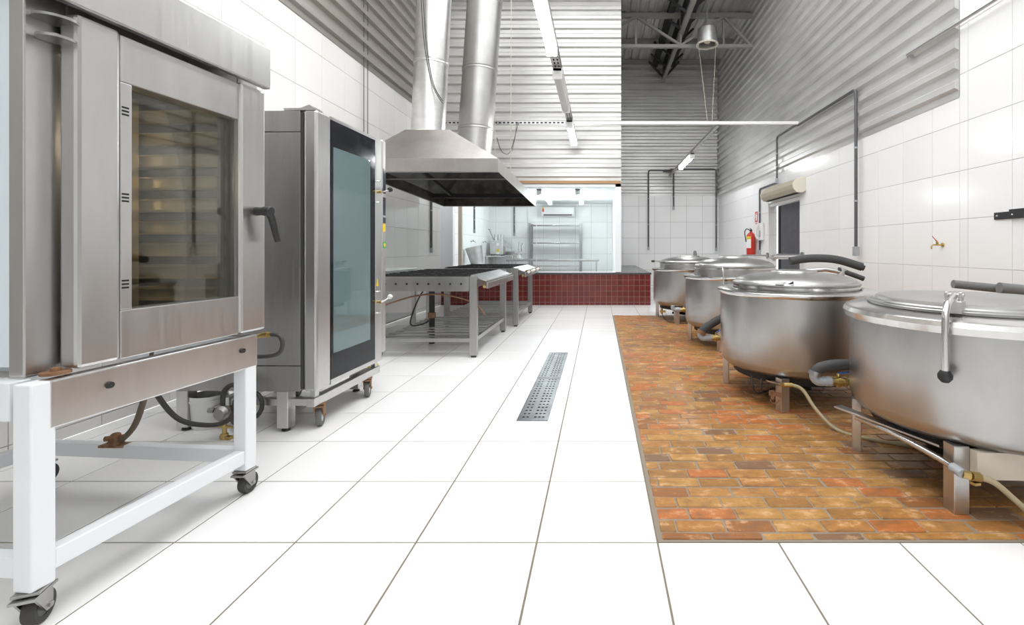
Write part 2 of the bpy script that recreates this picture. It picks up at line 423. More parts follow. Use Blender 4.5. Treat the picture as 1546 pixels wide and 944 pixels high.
# back wall
wb_ = structure('wall_back')
box('wall_block', 'grout_light', (XL, YB, 0), (XR, YB + .15, 6.5), wb_)
lay(wb_, '-y', YB, lines(XL, .36, PX0, T), lines(0, 2.39, .055, T), .005, .008, 'wall_tile')
lay(wb_, '-y', YB, lines(.43, XR, PX0, T), lines(0, 2.62, .055, T), .006, .008, 'wall_tile')
for a, b in ((.43, 1.9), (1.902, XR - .05)): cladding(wb_, 'x', YB - .008, -1, a, b, 2.61, 6.45, 'sheet')
wf = structure('wall_front')
box('wall_block', 'plaster', (XL, -2.65, 0), (XR, -2.5, 6.5), wf)
# partition over the glazing, with its timber strip and the side wall of the glazed room
wp = structure('wall_partition')
box('wall_block', 'sheet', (XL, YP + .03, 2.43), (.42, YP + .08, 6.4), wp)
for a, b in ((XL + .05, -.62), (-.618, .425)): cladding(wp, 'x', YP + .03, -1, a, b, 2.43, 6.4, 'sheet', .181)
box('timber_strip', 'wood', (XL + .05, YP - .03, 2.375), (.41, YP + .06, 2.43), wp)
box('side_wall', 'plaster', (.36, YP + .09, 0), (.43, YB, 2.61), wp)
box('corner_column', 'white_paint', (XL, YP - .02, .62), (-2.86, YP + .09, 2.375), wp)
rc = structure('ceiling_room')
box('ceiling_board', 'plaster', (XL, YP + .1, 2.39), (.36, YB, 2.43), rc)
# low red tiled wall with its granite top
lw = structure('wall_low')
box('wall_block', 'red_grout', (XL, YP + .008, 0), (1.0, YP + .12, .60), lw)
box('wall_block', 'grout_light', (.44, YP + .12, 0), (1.0, YB, .60), lw)
lay(lw, '-y', YP + .008, lines(XL, 1.0, 1.0, .1085), lines(0, .60, .60 - .1085 * 6, .1085), .008, .004, 'red_tile')
box('granite_top', 'granite', (XL, YP - .01, .60), (1.015, YP + .13, .632), lw, bevel=.003)
box('granite_top', 'granite', (.435, YP + .13, .60), (1.015, YB - .01, .632), lw, bevel=.003)
# glazing
win = structure('window_1')
WX0, WX1, WZ0, WZ1 = -2.86, .425, .634, 2.375
for a, b in (((.31, YP, WZ0), (WX1, YP + .07, WZ1)), ((WX0 + .1, YP, WZ0), (WX0 + .17, YP + .07, WZ1)), ((WX0, YP, 2.31), (WX1, YP + .07, WZ1)), ((WX0, YP, WZ0), (WX1, YP + .07, WZ0 + .018))):
    box('window_frame', 'white_paint' if b[0] > 0 else 'beige', a, b, win, bevel=.004)
SEAM = -1.235
for a, b in ((WX0 + .17, SEAM - .004), (SEAM + .004, .31)):
    box('pane', 'room_glass', (a, YP + .03, WZ0 + .018), (b, YP + .038, 2.31), win)
box('glass_joint', 'white_plastic', (SEAM - .004, YP + .029, WZ0 + .018), (SEAM + .004, YP + .039, 2.31), win)
# doorway content
dr = structure('door_1')
box('strip_curtain', 'dark_curtain', (XR + .125, DY0, 0), (XR + .14, DY1 - .30, DZ), dr)
box('passage_shade', 'void', (XR + .30, DY0 - .2, 0), (XR + .32, DY1 + .3, DZ + .1), dr)  # black sheet standing in for the unlit room beyond the doorway
box('door_rail', 'steel_dark', (XR + .10, DY0, .98), (XR + .12, DY1 - .12, 1.01), dr)
box('lintel', 'white_plastic', (XR + .02, DY0, DZ - .06), (XR + .13, DY1, DZ - .002), dr)
# roof: sheets with ribs running in depth, purlins
roof = structure('ceiling')
m = MB(); pr = []
x = XL
while x < XR + .16:
    for h, k in ((0, 0), (.10, 0), (.13, 1), (.17, 1), (.20, 0)):
        if x + h <= XR + .17: pr.append((x + h, 6.42 + .04 * k))
    x += .2
n = len(pr)
for a, b in ((7.75, 9.6), (9.601, 11.4), (11.401, YB)):
    m = MB()
    vs = [(u, w, z + dz) for dz in (0, .004) for w in (a, b) for u, z in pr]
    fs = [(i, i + 1, n + i + 1, n + i) for i in range(n - 1)] + [(2 * n + i, 2 * n + i + 1, 3 * n + i + 1, 3 * n + i) for i in range(n - 1)]
    m.add(vs, fs).build('roof_sheet', 'sheet', roof)
for yy in (8.1, 9.45, 10.3, 11.6, 12.85):
    box('purlin', 'truss', (XL, yy, 6.28), (XR, yy + .05, 6.41), roof)

# trusses
tr = thing('roof_truss', 'grey steel truss crossing under the roof to the right wall', 'truss', (0, 10.05, 5.5))
one('bottom_chord', 'truss', lambda m: m.bar((XL + .1, 0, .03), (XR - .06, 0, .03), .07, .07), tr)
one('top_chord', 'truss', lambda m: m.bar((XL + .1, 0, .70), (XR - .06, 0, .70), .09, .09), tr)
nodes = [(-2.2, -.75), (-.75, .7), (.7, 1.65), (1.65, 2.55)]
for a, b in ((-2.5, -1.4), (-1.4, -.3), (-.3, .72), (.72, 1.78), (1.78, 2.75), (2.75, 3.3)):
    mid = (a + b) / 2
for i, (xb, xt) in enumerate(((1.78, .8), (1.78, 2.72), (3.3, 2.72), (-.3, .8), (-.3, -1.2), (-2.3, -1.2))):
    one('diagonal', 'truss', lambda m: m.bar((xb, 0, .05), (xt, 0, .68), .05, .05), tr)
for xx in (.8, 1.78, 2.72, -.3, -1.2):
    one('vertical', 'truss', lambda m: m.bar((xx, .03, .05), (xx, .03, .68), .04, .04), tr)
t2 = thing('roof_truss', 'dark triangular truss running back under the roof to the corrugated wall', 'truss', (1.8, 8.4, 5.8))
one('bottom_chord', 'truss', lambda m: m.bar((0, 0, .06), (0, 4.6, .06), .09, .09), t2)
for sx in (-.42, .42):
    one('top_chord', 'truss_dark', lambda m: m.bar((sx * .55, 0, .5), (sx * .55, 4.6, .5), .14, .12), t2)
    for k in range(7):
        yy = .2 + k * .7
        one('diagonal', 'truss_dark', lambda m: m.bar((0, yy, .06), (sx, yy + (.0 if k == 6 else .2), .52), .05, .05), t2)
one('web_plate', 'truss_dark', lambda m: m.bar((0, 0.2, .34), (0, 4.5, .34), .06, .3), t2)

# ------------------------------------------------------------------ lamps
def batten(name, label, loc, length, lit, group=None, r=.05):
    t = thing(name, label, 'ceiling light', loc, 0, group)
    box('housing', 'white_plastic', (-.052, 0, .035), (.052, length, .075), t, bevel=.006)
    one('tube' if lit else 'diffuser', ('tube_room' if r < .04 else 'tube') if lit else 'tube_off', lambda m: m.lathe([(.005, .02), (r - .006, .022), (r, .04), (r, length - .04), (r - .006, length - .022), (.005, length - .02)], (0, 0, 0), 16, 'y'), t)
    for yy in (0, length - .02): box('end_cap', 'white_plastic', (-.054, yy, -.054), (.054, yy + .02, .077), t, bevel=.004)
    return t
batten('batten_light', 'lit tube light, brightest and largest in the aisle row, near the duct tops', (-.47, 3.26, 3.05), 1.28, True)
batten('batten_light', 'unlit tube light between two lit ones on the perforated tray', (-.47, 5.13, 3.05), 1.28, False)
batten('batten_light', 'small lit tube light hanging before the corrugated partition wall', (-.47, 7.2, 3.05), 1.28, True)
batten('batten_light', 'lit tube light on the tray above the kettles', (2.0, 9.9, 3.10), 1.4, True)
tt = thing('cable_tray', 'perforated grey tray carrying the aisle row of tube lights', 'cable tray', (-.47, 2.0, 3.125))
one('channel', 'galv', lambda m: [m.box((-.05, 0, 0), (.05, 6.75, .004)), m.box((-.05, 0, 0), (-.046, 6.75, .045)), m.box((.046, 0, 0), (.05, 6.75, .045))], tt)
one('slot', 'void', lambda m: [m.box((s * .02 - .008, .1 + .09 * k, -.0015), (s * .02 + .008, .15 + .09 * k, 0)) for k in range(72) for s in (-1, 1)], tt, kind='stuff')
t3 = thing('cable_tray', 'long white tray spanning the hall from above the hood to the right wall', 'cable tray', (0, 7.74, 3.19))
one('channel', 'white_plastic', lambda m: [m.box((-.4, -.025, 0), (XR - .06, .025, .004)), m.box((-.4, -.025, 0), (XR - .06, -.021, .055)), m.box((-.4, .021, 0), (XR - .06, .025, .055))], t3)
one('perforated_end', 'galv', lambda m: [m.box((XL + .08, -.025, 0), (-.4, .025, .055))], t3)
one('slot', 'void', lambda m: [m.box((XL + .15 + .07 * k, -.0275, .018), (XL + .19 + .07 * k, -.025, .04)) for k in range(36)], t3, kind='stuff')
t4 = thing('cable_tray', 'narrow tray sloping to the far wall above the kettles', 'cable tray', (2.0, 7.77, 3.175))
one('channel', 'galv', lambda m: [m.box((-.035, 0, 0), (.035, 5.3, .004)), m.box((-.035, 0, 0), (-.031, 5.3, .04)), m.box((.031, 0, 0), (.035, 5.3, .04))], t4)
for xx, lab in ((-.47, 'ceiling tube light in the glazed room, in line with the air conditioner end'), (-1.3, 'ceiling tube light in the glazed room above the shelf rack')):
    batten('batten_light', lab, (xx, 9.9, 2.32), 2.2, True, None, .032)
# pendant drum
pd = thing('pendant_lamp', 'galvanised drum pendant lamp with cream rim below the roof truss', 'lamp', (2.25, 9.6, 5.36))
one('drum', 'galv', lambda m: m.lathe([(.001, .36), (.15, .36), (.19, .33), (.205, .02), (.195, .02), (.18, .30), (.001, .31)], n=32), pd)
one('rim', 'cream_plastic', lambda m: m.lathe([(.20, .03), (.225, .02), (.225, -.01), (.195, -.01), (.195, .02)], n=32), pd)
one('bulb', 'bulb_cream', lambda m: m.lathe([(.001, .02), (.06, .05), (.08, .12), (.05, .2), (.03, .3), (.001, .31)], n=16), pd)
one('hanging_rod', 'truss', lambda m: m.bar((0, 0, .36), (0, 0, .85), .02, .02), pd)
for i, (px0, px1, lab) in enumerate(((1054, 1068, 'slack string hanging from the drum lamp to the white tray, pendant side away from wall'), (1081, 1075, 'string hanging from the drum lamp to the white tray, nearer the right wall'))):
    tag(tube('string', 'string', [at(px0, 62, 9.4), at(px1, 183, 7.80)], .0035, n=5), lab, 'string')
for px, Y, lab in ((771, 6.1, 'pale cord dropping from the roof to the edge of the hood'), (747, 7.6, 'thin cord dropping behind the grey duct to the hood')):
    tag(tube('support_cord', 'string', [at(px + 1, -60, Y), at(px, 262 if px > 760 else 240, Y)], .006, n=5), lab, 'cord')

# ------------------------------------------------------------------ casters
def caster(parent, loc, r, mats=('rubber', 'hub', 'rust'), name='caster', yaw=0, fork_top=None):
    """wheel, fork and plate under loc (top of the caster)"""
    top = loc[2]; Mx = Matrix.Translation((loc[0], loc[1], 0)) @ Matrix.Rotation(yaw, 4, 'Z')
    m = MB(); m.M = Mx
    m.lathe([(r * .62, -.014), (r * .93, -.016), (r, -.009), (r, .009), (r * .93, .016), (r * .62, .014)], (0, .02, r), 28, 'x')
    w = m.build(name, mats[0], parent)
    m = MB(); m.M = Mx
    m.lathe([(.001, -.017), (r * .25, -.017), (r * .3, -.012), (r * .66, -.011), (r * .66, .011), (r * .3, .012), (r * .25, .017), (.001, .017)], (0, .02, r), 24, 'x')
    m.build('hub', mats[1], w)
    m = MB(); m.M = Mx
    for s in (-1, 1):
        m.prism([(.008, r - .012), (.032, r - .012), (.034, top - .03), (.026, top - .014), (-.03, top - .014), (-.03, top - .028)], s * .022 - .003, s * .022 + .003, 'x')
    m.box((-.028, -.045, top - .02), (.028, .047, top - .012)); m.box((-.030, -.032, top - .008), (.030, .032, top))
    m.lathe([(.001, -.03), (.008, -.03), (.008, .03), (.001, .03)], (0, .02, r), 10, 'x')
    m.lathe([(.02, top - .013), (.024, top - .01), (.02, top - .007)], (0, 0, 0), 14)
    m.build('fork', mats[2], w)
    return w

# ------------------------------------------------------------------ convection oven on its white stand
YAW1 = -math.radians(4.5)
O1 = (-1.625, 1.43, 0)
ov = thing('convection_oven', 'large stainless convection oven with glass door and black lever, on white wheeled stand', 'oven', (O1[0], O1[1], .715), YAW1)
zb = -.715
def lo(a, b): return (a[0], a[1], a[2] + zb), (b[0], b[1], b[2] + zb)
def obox(name, mat, a, b, parent=ov, **kw): return box(name, mat, *lo(a, b), parent, **kw)
L1 = .725
# carcass: side walls, floor, roof and back around a real cavity
casing = obox('side_panel', 'pale_paint', (-.95, -.065, .73), (-.125, -.03, 1.9), bevel=.004, label='pale blue painted side panel')
obox('side_panel', 'steel', (-.95, .735, .73), (-.125, .77, 1.9), bevel=.004)
obox('back_panel', 'steel', (-.98, -.065, .73), (-.95, .77, 1.9))
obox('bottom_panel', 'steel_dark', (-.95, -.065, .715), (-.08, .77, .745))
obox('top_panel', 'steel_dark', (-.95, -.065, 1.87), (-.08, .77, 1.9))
obox('front_frame', 'steel', (-.13, -.072, .718), (-.078, .03, 1.9), bevel=.004)
obox('front_frame', 'steel', (-.13, .66, .718), (-.078, .775, 1.9), bevel=.004)
obox('front_frame', 'steel', (-.13, .03, .718), (-.078, .66, .86), bevel=.004)
obox('front_frame', 'steel', (-.13, .03, 1.72), (-.078, .66, 1.9), bevel=.004)
# cavity
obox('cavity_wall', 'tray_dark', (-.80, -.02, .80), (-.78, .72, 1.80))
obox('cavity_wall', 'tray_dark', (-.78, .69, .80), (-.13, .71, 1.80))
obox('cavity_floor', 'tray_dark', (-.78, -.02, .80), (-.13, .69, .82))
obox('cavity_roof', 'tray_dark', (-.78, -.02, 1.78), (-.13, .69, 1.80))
for k in range(9):
    z = .862 + k * .102
    one('rack_rail', 'oven_inside', lambda m: m.prism([(.690, z + zb), (.690, z + .064 + zb), (.672, z + .064 + zb), (.640, z + .056 + zb), (.640, z + .052 + zb), (.668, z + .056 + zb), (.668, z + .012 + zb), (.655, z + zb)], -.77, -.16, 'x'), ov)
one('rack_post', 'oven_inside', lambda m: [m.box((-.56, .60, .82 + zb), (-.53, .63, 1.78 + zb))], ov)
one('fan_cover', 'tray_dark', lambda m: m.lathe([(.001, .03), (.2, .03), (.24, .0)], (-.78, .3, 1.3 + zb), 28, 'x'), ov)
# canopy
can = one('canopy', 'steel', lambda m: m.prism([(-.95, 1.9 + zb), (-.95, 2.06 + zb), (.0, 2.06 + zb), (.032, 2.035 + zb), (.032, 1.845 + zb), (.0, 1.845 + zb), (-.06, 1.9 + zb)], -.10, .724, 'y'), ov, bevel=.005)
# door
door = bpy.data.objects.new('door', None); COL.objects.link(door); door.parent = ov
def dbox(name, mat, a, b, **kw): return obox(name, mat, a, b, door, **kw)
one('door_stile', 'steel', lambda m: m.box(*lo((-.065, 0, .725), (0, .123, 1.835))), door, bevel=.012)
one('door_stile', 'steel', lambda m: m.box(*lo((-.065, .588, .725), (.006, L1, 1.835))), door, bevel=.012)
dbox('door_rail', 'steel', (-.065, .1235, 1.667), (-.004, .5875, 1.825), bevel=.003)
dbox('door_rail', 'steel', (-.065, .1235, .727), (-.004, .5875, .892), bevel=.003)
slotted = dbox('slotted_strip', 'steel', (-.05, .1235, .893), (-.004, .160, 1.666), bevel=.002)
for zc in (.98, 1.275, 1.57):
    for j in (-1, 0, 1): dbox('slot', 'void', (-.006, .128, zc + j * .012 - .003), (-.0032, .150, zc + j * .012 + .003))
dbox('reveal', 'steel_dark', (-.06, .5835, .893), (-.02, .5875, 1.666))
dbox('pane', 'oven_glass', (-.045, .160, .893), (-.04, .586, 1.666))
dbox('gasket', 'rubber', (-.062, .545, .893), (-.046, .565, 1.666))
# handle
hd = MB(); c = (.0, .672, 1.272 + zb)
hd.lathe([(.001, 0), (.02, 0), (.018, .035), (.022, .045), (.022, .075), (.018, .08), (.001, .08)], c, 18, 'x')
hd.tube([(.063, .672, 1.272 + zb), (.066, .69, 1.24 + zb), (.068, .712, 1.165 + zb), (.068, .722, 1.135 + zb)], .017, 12, True, .012)
hd.build('handle', 'black', door)
# hinges
for zc, lab in ((1.80, 0), (1.742, 1), (.722, 2)):
    h = one('hinge', 'rust' if lab == 2 else 'steel_dark', lambda m: [m.lathe([(.001, -.004), (.05 - .008 * lab, -.004), (.05 - .008 * lab, .004), (.001, .006)], (-.035, -.028, zc + zb), 20), m.lathe([(.001, 0), (.012, 0), (.012, .015), (.001, .018)], (-.035, -.028, zc + zb), 12)], ov)

st = thing('oven_stand', 'white square-tube stand on casters carrying the large oven by the camera', 'oven stand', O1, YAW1)
one('apron', 'steel', lambda m: m.box((-.03, -.08, .568), (.016, .668, .712)), st, bevel=.006)
for l in (.075, .585):
    one('bolt', 'black', lambda m: m.lathe([(.001, .008), (.010, .008), (.012, .0)], (.016, l, .655), 14, 'x'), st)
box('side_apron', 'white_paint', (-1.03, -.11, .60), (-.07, -.06, .712), st, bevel=.003)
box('side_apron', 'white_paint', (-1.03, .62, .60), (-.03, .66, .712), st, bevel=.003)
box('rear_apron', 'white_paint', (-1.06, -.11, .60), (-1.01, .66, .712), st, bevel=.003)
for v, l in ((-.045, -.12), (-.045, .605), (-1.06, -.12), (-1.06, .605)):
    lg = box('leg', 'white_paint', (v, l, .115), (v + .06, l + .058, .711), st, bevel=.005)
    caster(st, (v + .03, l + .026, .115), .046, ('rubber', 'foam_light', 'steel_dark'), yaw=.1 if l > 0 else .45)
box('rail', 'white_paint', (-.035, -.062, .147), (.010, .605, .207), st, bevel=.004)
box('rail', 'white_paint', (-1.05, -.062, .147), (-1.008, .605, .207), st, bevel=.004)
box('rail', 'white_paint', (-1.0, .612, .147), (-.045, .655, .207), st, bevel=.004)
box('rail', 'white_paint', (-1.0, -.11, .147), (-.045, -.07, .207), st, bevel=.004)
# hoses and gas parts under the ovens
gh = thing('gas_hose', 'brown gas hose hanging under the large oven to the floor plug', 'hose', (-2.0, 2.05, 0))
tube('hose', 'brown_hose', spline([(-.02, .04, .70), (-.05, .04, .5), (-.12, .05, .3), (-.2, .055, .215)]), .012, gh)
one('plug', 'rust', lambda m: [m.lathe([(.001, 0), (.03, 0), (.03, .012), (.02, .02), (.018, .045), (.012, .05), (.001, .05)], (-.215, .055, .207), 12), m.tube([(-.25, .04, .235), (-.18, .07, .235)], .012, 8)], gh)
box('saddle', 'rust', (-.27, .03, .198), (-.16, .075, .208), gh)
rg = thing('gas_regulator', 'gas regulator with valve and looped hoses on the floor under the ovens', 'regulator', (-2.17, 2.66, 0))
one('valve', 'brass', lambda m: [m.lathe([(.001, 0), (.02, 0), (.02, .03), (.012, .035), (.012, .09), (.018, .1), (.001, .1)], (0, 0, 0), 14), m.bar((-.04, 0, .075), (.045, 0, .068), .014, .012), m.bar((-.02, 0, .012), (.05, -.01, .012), .022, .018)], rg)
one('regulator_body', 'steel_dark', lambda m: [m.lathe([(.001, -.03), (.03, -.03), (.045, -.012), (.045, .008), (.02, .022), (.001, .024)], (-.01, 0, .15), 20, 'y'), m.lathe([(.001, -.08), (.014, -.08), (.016, -.045), (.001, -.045)], (-.01, 0, .165), 12, 'x')], rg)
tube('hose', 'rubber', spline([(-.33, -.1, .42), (-.30, -.1, .30), (-.2, -.08, .15), (-.08, -.05, .1), (.05, -.05, .12), (.11, -.02, .22), (.06, 0, .31), (0, 0, .28), (-.01, 0, .19)]), .013, rg)
tube('hose', 'rubber', arc((.06, .1, .16), .085, 0, 2 * PI, 22, (1, 0, 0), (0, .1, 1)), .012, rg)
bk = thing('bucket', 'small white plastic bucket on the floor under the second oven', 'bucket', (-2.43, 2.86, 0))
one('pail', 'white_plastic', lambda m: m.lathe([(.001, 0), (.078, 0), (.083, .01), (.094, .165), (.099, .165), (.099, .178), (.094, .178), (.097, .2), (.091, .2), (.08, .012), (.001, .012)], n=32), bk)
tube('bail', 'steel_dark', arc((0, 0, .16), .1, PI, 2 * PI, 14, (1, 0, 0), (0, .8, .35)), .0025, bk, n=6)
th = one('gas_hose', 'rubber', lambda m: m.tube(spline([(-.035, .80, -.03), (.01, .80, -.035), (.028, .80, -.07), (.015, .80, -.115), (-.035, .80, -.135), (-.12, .80, -.14)]), .010, 10), ov)
one('coupling', 'brass', lambda m: [m.tube([(-.10, .80, -.04), (-.075, .80, -.035)], .011, 10), m.tube([(-.075, .80, -.035), (-.045, .80, -.03)], .014, 8), m.tube([(-.045, .80, -.03), (-.03, .80, -.03)], .011, 8)], th)
lamp = bpy.data.lights.new('oven_lamp', 'POINT'); lamp.energy = 5; lamp.color = (1.0, .86, .62); lamp.shadow_soft_size = .03
lo_ = bpy.data.objects.new('oven_lamp', lamp); COL.objects.link(lo_); lo_.parent = ov; lo_.location = (-.22, .05, 1.45 + zb)

# ------------------------------------------------------------------ second (roll-in) oven
YAW2 = -math.radians(1.3)
O2 = (-1.692, 2.75, 0)
o2 = thing('combi_oven', 'tall stainless oven with black-bordered glass door, between the large oven and the ranges', 'oven', (O2[0], O2[1], .0), YAW2)
def b2(name, mat, a, b, parent=o2, **kw): return box(name, mat, a, b, parent, **kw)
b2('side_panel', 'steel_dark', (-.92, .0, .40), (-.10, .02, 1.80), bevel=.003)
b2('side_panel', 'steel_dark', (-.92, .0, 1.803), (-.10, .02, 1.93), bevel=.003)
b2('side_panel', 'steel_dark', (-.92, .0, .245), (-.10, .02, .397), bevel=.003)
b2('side_panel', 'steel', (-.92, .835, .245), (-.10, .855, 1.93), bevel=.003)
b2('back_panel', 'steel', (-.94, .0, .245), (-.92, .855, 1.93))
b2('top_panel', 'steel', (-.92, .02, 1.91), (-.10, .835, 1.93))
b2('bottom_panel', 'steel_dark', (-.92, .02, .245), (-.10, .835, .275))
b2('cavity_wall', 'steel', (-.80, .05, .3), (-.78, .80, 1.85), label='inner back wall')
b2('cavity_wall', 'steel', (-.78, .79, .3), (-.10, .81, 1.85))
b2('gap_shade', 'rubber', (-.10, .004, .26), (-.082, .80, 1.92))  # dark strip drawn for the shaded gap behind the door
dd = bpy.data.objects.new('door', None); COL.objects.link(dd); dd.parent = o2
one('door_frame', 'steel', lambda m: [m.box((-.08, 0, .245), (0, .144, 1.935))], dd, bevel=.014)
one('door_frame', 'steel', lambda m: [m.box((-.08, .692, .245), (0, .788, 1.935))], dd, bevel=.006)
b2('door_frame', 'steel', (-.08, .145, .245), (-.002, .691, .275), dd)
b2('door_frame', 'steel', (-.08, .145, 1.915), (-.002, .691, 1.935), dd)
gl = [(.145, .172), (.625, .691)]
for a, b in gl: b2('glass_border', 'black_glass', (-.012, a, .276), (-.003, b, 1.914), dd)
b2('glass_border', 'black_glass', (-.012, .172, .276), (-.003, .625, .435), dd); b2('glass_border', 'black_glass', (-.012, .172, 1.75), (-.003, .625, 1.914), dd)
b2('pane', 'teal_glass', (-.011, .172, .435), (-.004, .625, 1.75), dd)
b2('inner_pane_frame', 'white_plastic', (-.05, .18, .44), (-.03, .62, .47), dd)
b2('control_column', 'steel', (-.10, .792, .30), (.0, .855, 1.945), bevel=.012)
for z0, z1 in ((1.53, 1.72), (1.36, 1.50), (1.30, 1.345)): b2('display', 'display', (-.001, .806, z0), (.003, .842, z1))
b2('sticker', 'yellow', (-.001, .80, 1.235), (.002, .842, 1.295), label='yellow warning sticker')
one('sticker', 'green', lambda m: m.box((-.001, .806, 1.105), (.002, .85, 1.155)), o2, label='green sticker')
one('sticker', 'yellow', lambda m: m.prism([(.828, 1.112), (.846, 1.13), (.828, 1.148), (.810, 1.13)], .002, .0032, 'x'), o2, label='yellow diamond on the green sticker')
one('sticker', 'yellow', lambda m: m.prism([(.70, .82), (.738, .82), (.719, .875)], -.001, .0015, 'x'), dd, label='yellow warning triangle')
for zc in (1.53, .70):
    h = one('latch', 'brass', lambda m: [m.lathe([(.001, 0), (.012, 0), (.012, .03), (.001, .03)], (0, .72, zc), 12, 'x')], dd)
    one('latch_arm', 'polished', lambda m: m.tube(spline([(.025, .72, zc), (.04, .75, zc + .006), (.05, .80, zc + .025)]), .006, 8), h)
    one('grip', 'black' if zc > 1 else 'hub', lambda m: m.lathe([(.001, -.022), (.014, -.018), (.02, 0), (.014, .018), (.001, .022)], (.052, .812, zc + .03), 14, 'y'), h)
    for s in (-1, 1): one('bracket', 'polished', lambda m: m.tube(arc((.0, .715, zc + s * .08), .02, 0, PI, 8, (0, 1, 0), (1, 0, 0)), .004, 6), h)
one('hinge', 'steel', lambda m: [m.box((-.20, .0, 1.932), (-.01, .05, 1.945)), m.prism([(-.10, 1.945), (-.02, 1.945), (-.045, 1.965)], .0, .10, 'y')], o2)
for v, l in ((-.245, .0), (-.245, .77), (-.86, .0), (-.86, .77)):
    g = b2('leg', 'steel', (v, l, .022), (v + .07, l + .07, .245), bevel=.004)
    one('foot', 'black', lambda m: m.lathe([(.001, 0), (.024, 0), (.024, .012), (.014, .023), (.001, .023)], (v + .035, l + .035, 0), 14), g)
one('drain_valve', 'yellow', lambda m: [m.lathe([(.018, -.02), (.032, -.02), (.032, .0), (.018, .0), (.018, -.02)], (-.10, .83, .20), 18, 'y'), m.tube([(-.14, .83, .2), (-.06, .85, .195)], .010, 8)], o2)
one('hook', 'steel_dark', lambda m: m.tube(spline([(-.42, .45, 1.93), (-.43, .45, 2.02), (-.42, .45, 2.07), (-.40, .45, 2.05)]), .005, 6), o2)
tl = thing('rack_trolley', 'low trolley frame on rusty swivel casters under the tall oven door', 'trolley', O2, YAW2)
box('rail', 'steel', (-.07, .01, .148), (-.02, .80, .20), tl, bevel=.003)
box('rail', 'steel', (-.60, .02, .148), (-.55, .80, .20), tl, bevel=.003)
box('cross_bar', 'steel', (-.55, .03, .15), (-.07, .07, .19), tl); box('cross_bar', 'steel', (-.55, .72, .15), (-.07, .76, .19), tl)
for l in (.03, .74): box('upright', 'steel', (-.06, l, .20), (-.03, l + .04, .243), tl)
for v, l in ((-.045, .10), (-.045, .66), (-.575, .10), (-.575, .66)): caster(tl, (v, l, .147), .064, ('tyre', 'hub', 'rust'), yaw=.35)

# ------------------------------------------------------------------ ranges
def make_range(label, x0, x1, y0, y1, z=.82, name='range_stove', tray=True):
    t = thing(name, label, 'stove', (x1, y0, 0)); W, D = x0 - x1, y1 - y0      # local x runs 0 .. W (negative)
    box('side_panel', 'range_steel', (W, 0, z - .15), (-.08, .012, z), t, bevel=.002)
    box('side_panel', 'range_steel', (W, D - .012, z - .15), (-.08, D, z), t, bevel=.002)
    box('back_panel', 'range_steel', (W, .012, z - .15), (W + .012, D - .012, z), t)
    box('front_panel', 'range_steel', (-.09, .012, z - .13), (-.078, D - .012, z - .01), t)
    for k in range(8):
        one('vent_hole', 'void', lambda m: m.lathe([(.001, -.003), (.011, -.003), (.011, 0)], (W + .12 + k * (-W - .28) / 7, 0, z - .075), 10, 'y'), t)
    for a in (0, W + .075):
        for b in (0, D - .06):
            g = box('leg', 'range_steel', (a - .075, b - .002, .02), (a, b + .05, z + .002), t, bevel=.003)
            box('foot', 'black', (a - .06, b + .005, 0), (a - .015, b + .045, .02), g)
    box('lower_rail', 'range_steel', (W + .075, .005, .155), (-.076, .04, .195), t); box('lower_rail', 'range_steel', (W + .075, D - .04, .155), (-.076, D - .005, .195), t)
    box('lower_rail', 'range_steel', (-.055, .05, .155), (-.02, D - .06, .195), t); box('lower_rail', 'range_steel', (W + .02, .05, .155), (W + .055, D - .06, .195), t)
    ns = 9
    for k in range(ns):
        yy = .06 + k * (D - .14) / (ns - 1)
        box('shelf_slat', 'steel_dark', (W + .056, yy, .196), (-.056, yy + .055, .206), t)
    # burners and grates
    nx, ny = 2, 3
    gx, gy = (-W - .10) / nx, D / ny
    box('drip_pan', 'range_steel', (W + .012, .013, z - .05), (-.09, D - .013, z - .042), t)
    for i in range(nx):
        for j in range(ny):
            cx, cy = W + .01 + gx * (i + .5), gy * (j + .5)
            g = MB(); hx, hy = gx / 2 - .012, gy / 2 - .012
            for s in (-1, 1):
                g.box((cx - hx, cy + s * hy - .011, z - .012), (cx + hx, cy + s * hy + .011, z + .012))
                g.box((cx + s * hx - .011, cy - hy, z - .012), (cx + s * hx + .011, cy + hy, z + .012))
            for q in (-2, -1, 1, 2): g.box((cx - hx, cy + q * hy / 3 - .007, z - .002), (cx + hx, cy + q * hy / 3 + .007, z + .018))
            for q in (-1, 1): g.box((cx + q * hx * .5 - .008, cy - hy, z - .004), (cx + q * hx * .5 + .008, cy + hy, z + .016))
            g.build('grate', 'iron', t)
            one('burner', 'iron', lambda m: m.lathe([(.001, .03), (.05, .03), (.06, .02), (.09, .01), (.10, -.005), (.08, -.012), (.001, -.012)], (cx, cy, z - .03), 20), t)
    # drip tray and gas rail facing the aisle
    one('drip_tray', 'steel', lambda m: m.prism([(-.085, z + .006), (-.08, z + .012), (.075, z - .045), (.085, z - .03), (.09, z - .034), (.078, z - .058), (-.085, z - .002)], .08, D - .06, 'y'), t, bevel=.002)
    box('front_rail', 'range_steel', (.085, .04, z - .125), (.105, D - .05, z - .062), t, bevel=.003)
    for k in range(4):
        kn = one('tap', 'brass', lambda m: [m.lathe([(.001, .0), (.015, .0), (.015, .03), (.001, .03)], (.035, .12 + k * (D - .3) / 3, z - .11), 10, 'x'), m.tube([(.045, .12 + k * (D - .3) / 3, z - .13), (.045, .12 + k * (D - .3) / 3, z - .075)], .010, 8)], t)
    return t
make_range('stainless six-burner range with black grates, standing beside the tall oven', -2.29, -1.24, 4.65, 6.13)
make_range('stainless six-burner range with black grates, standing by the red tiled low wall', -2.20, -1.15, 6.50, 7.92, .825)
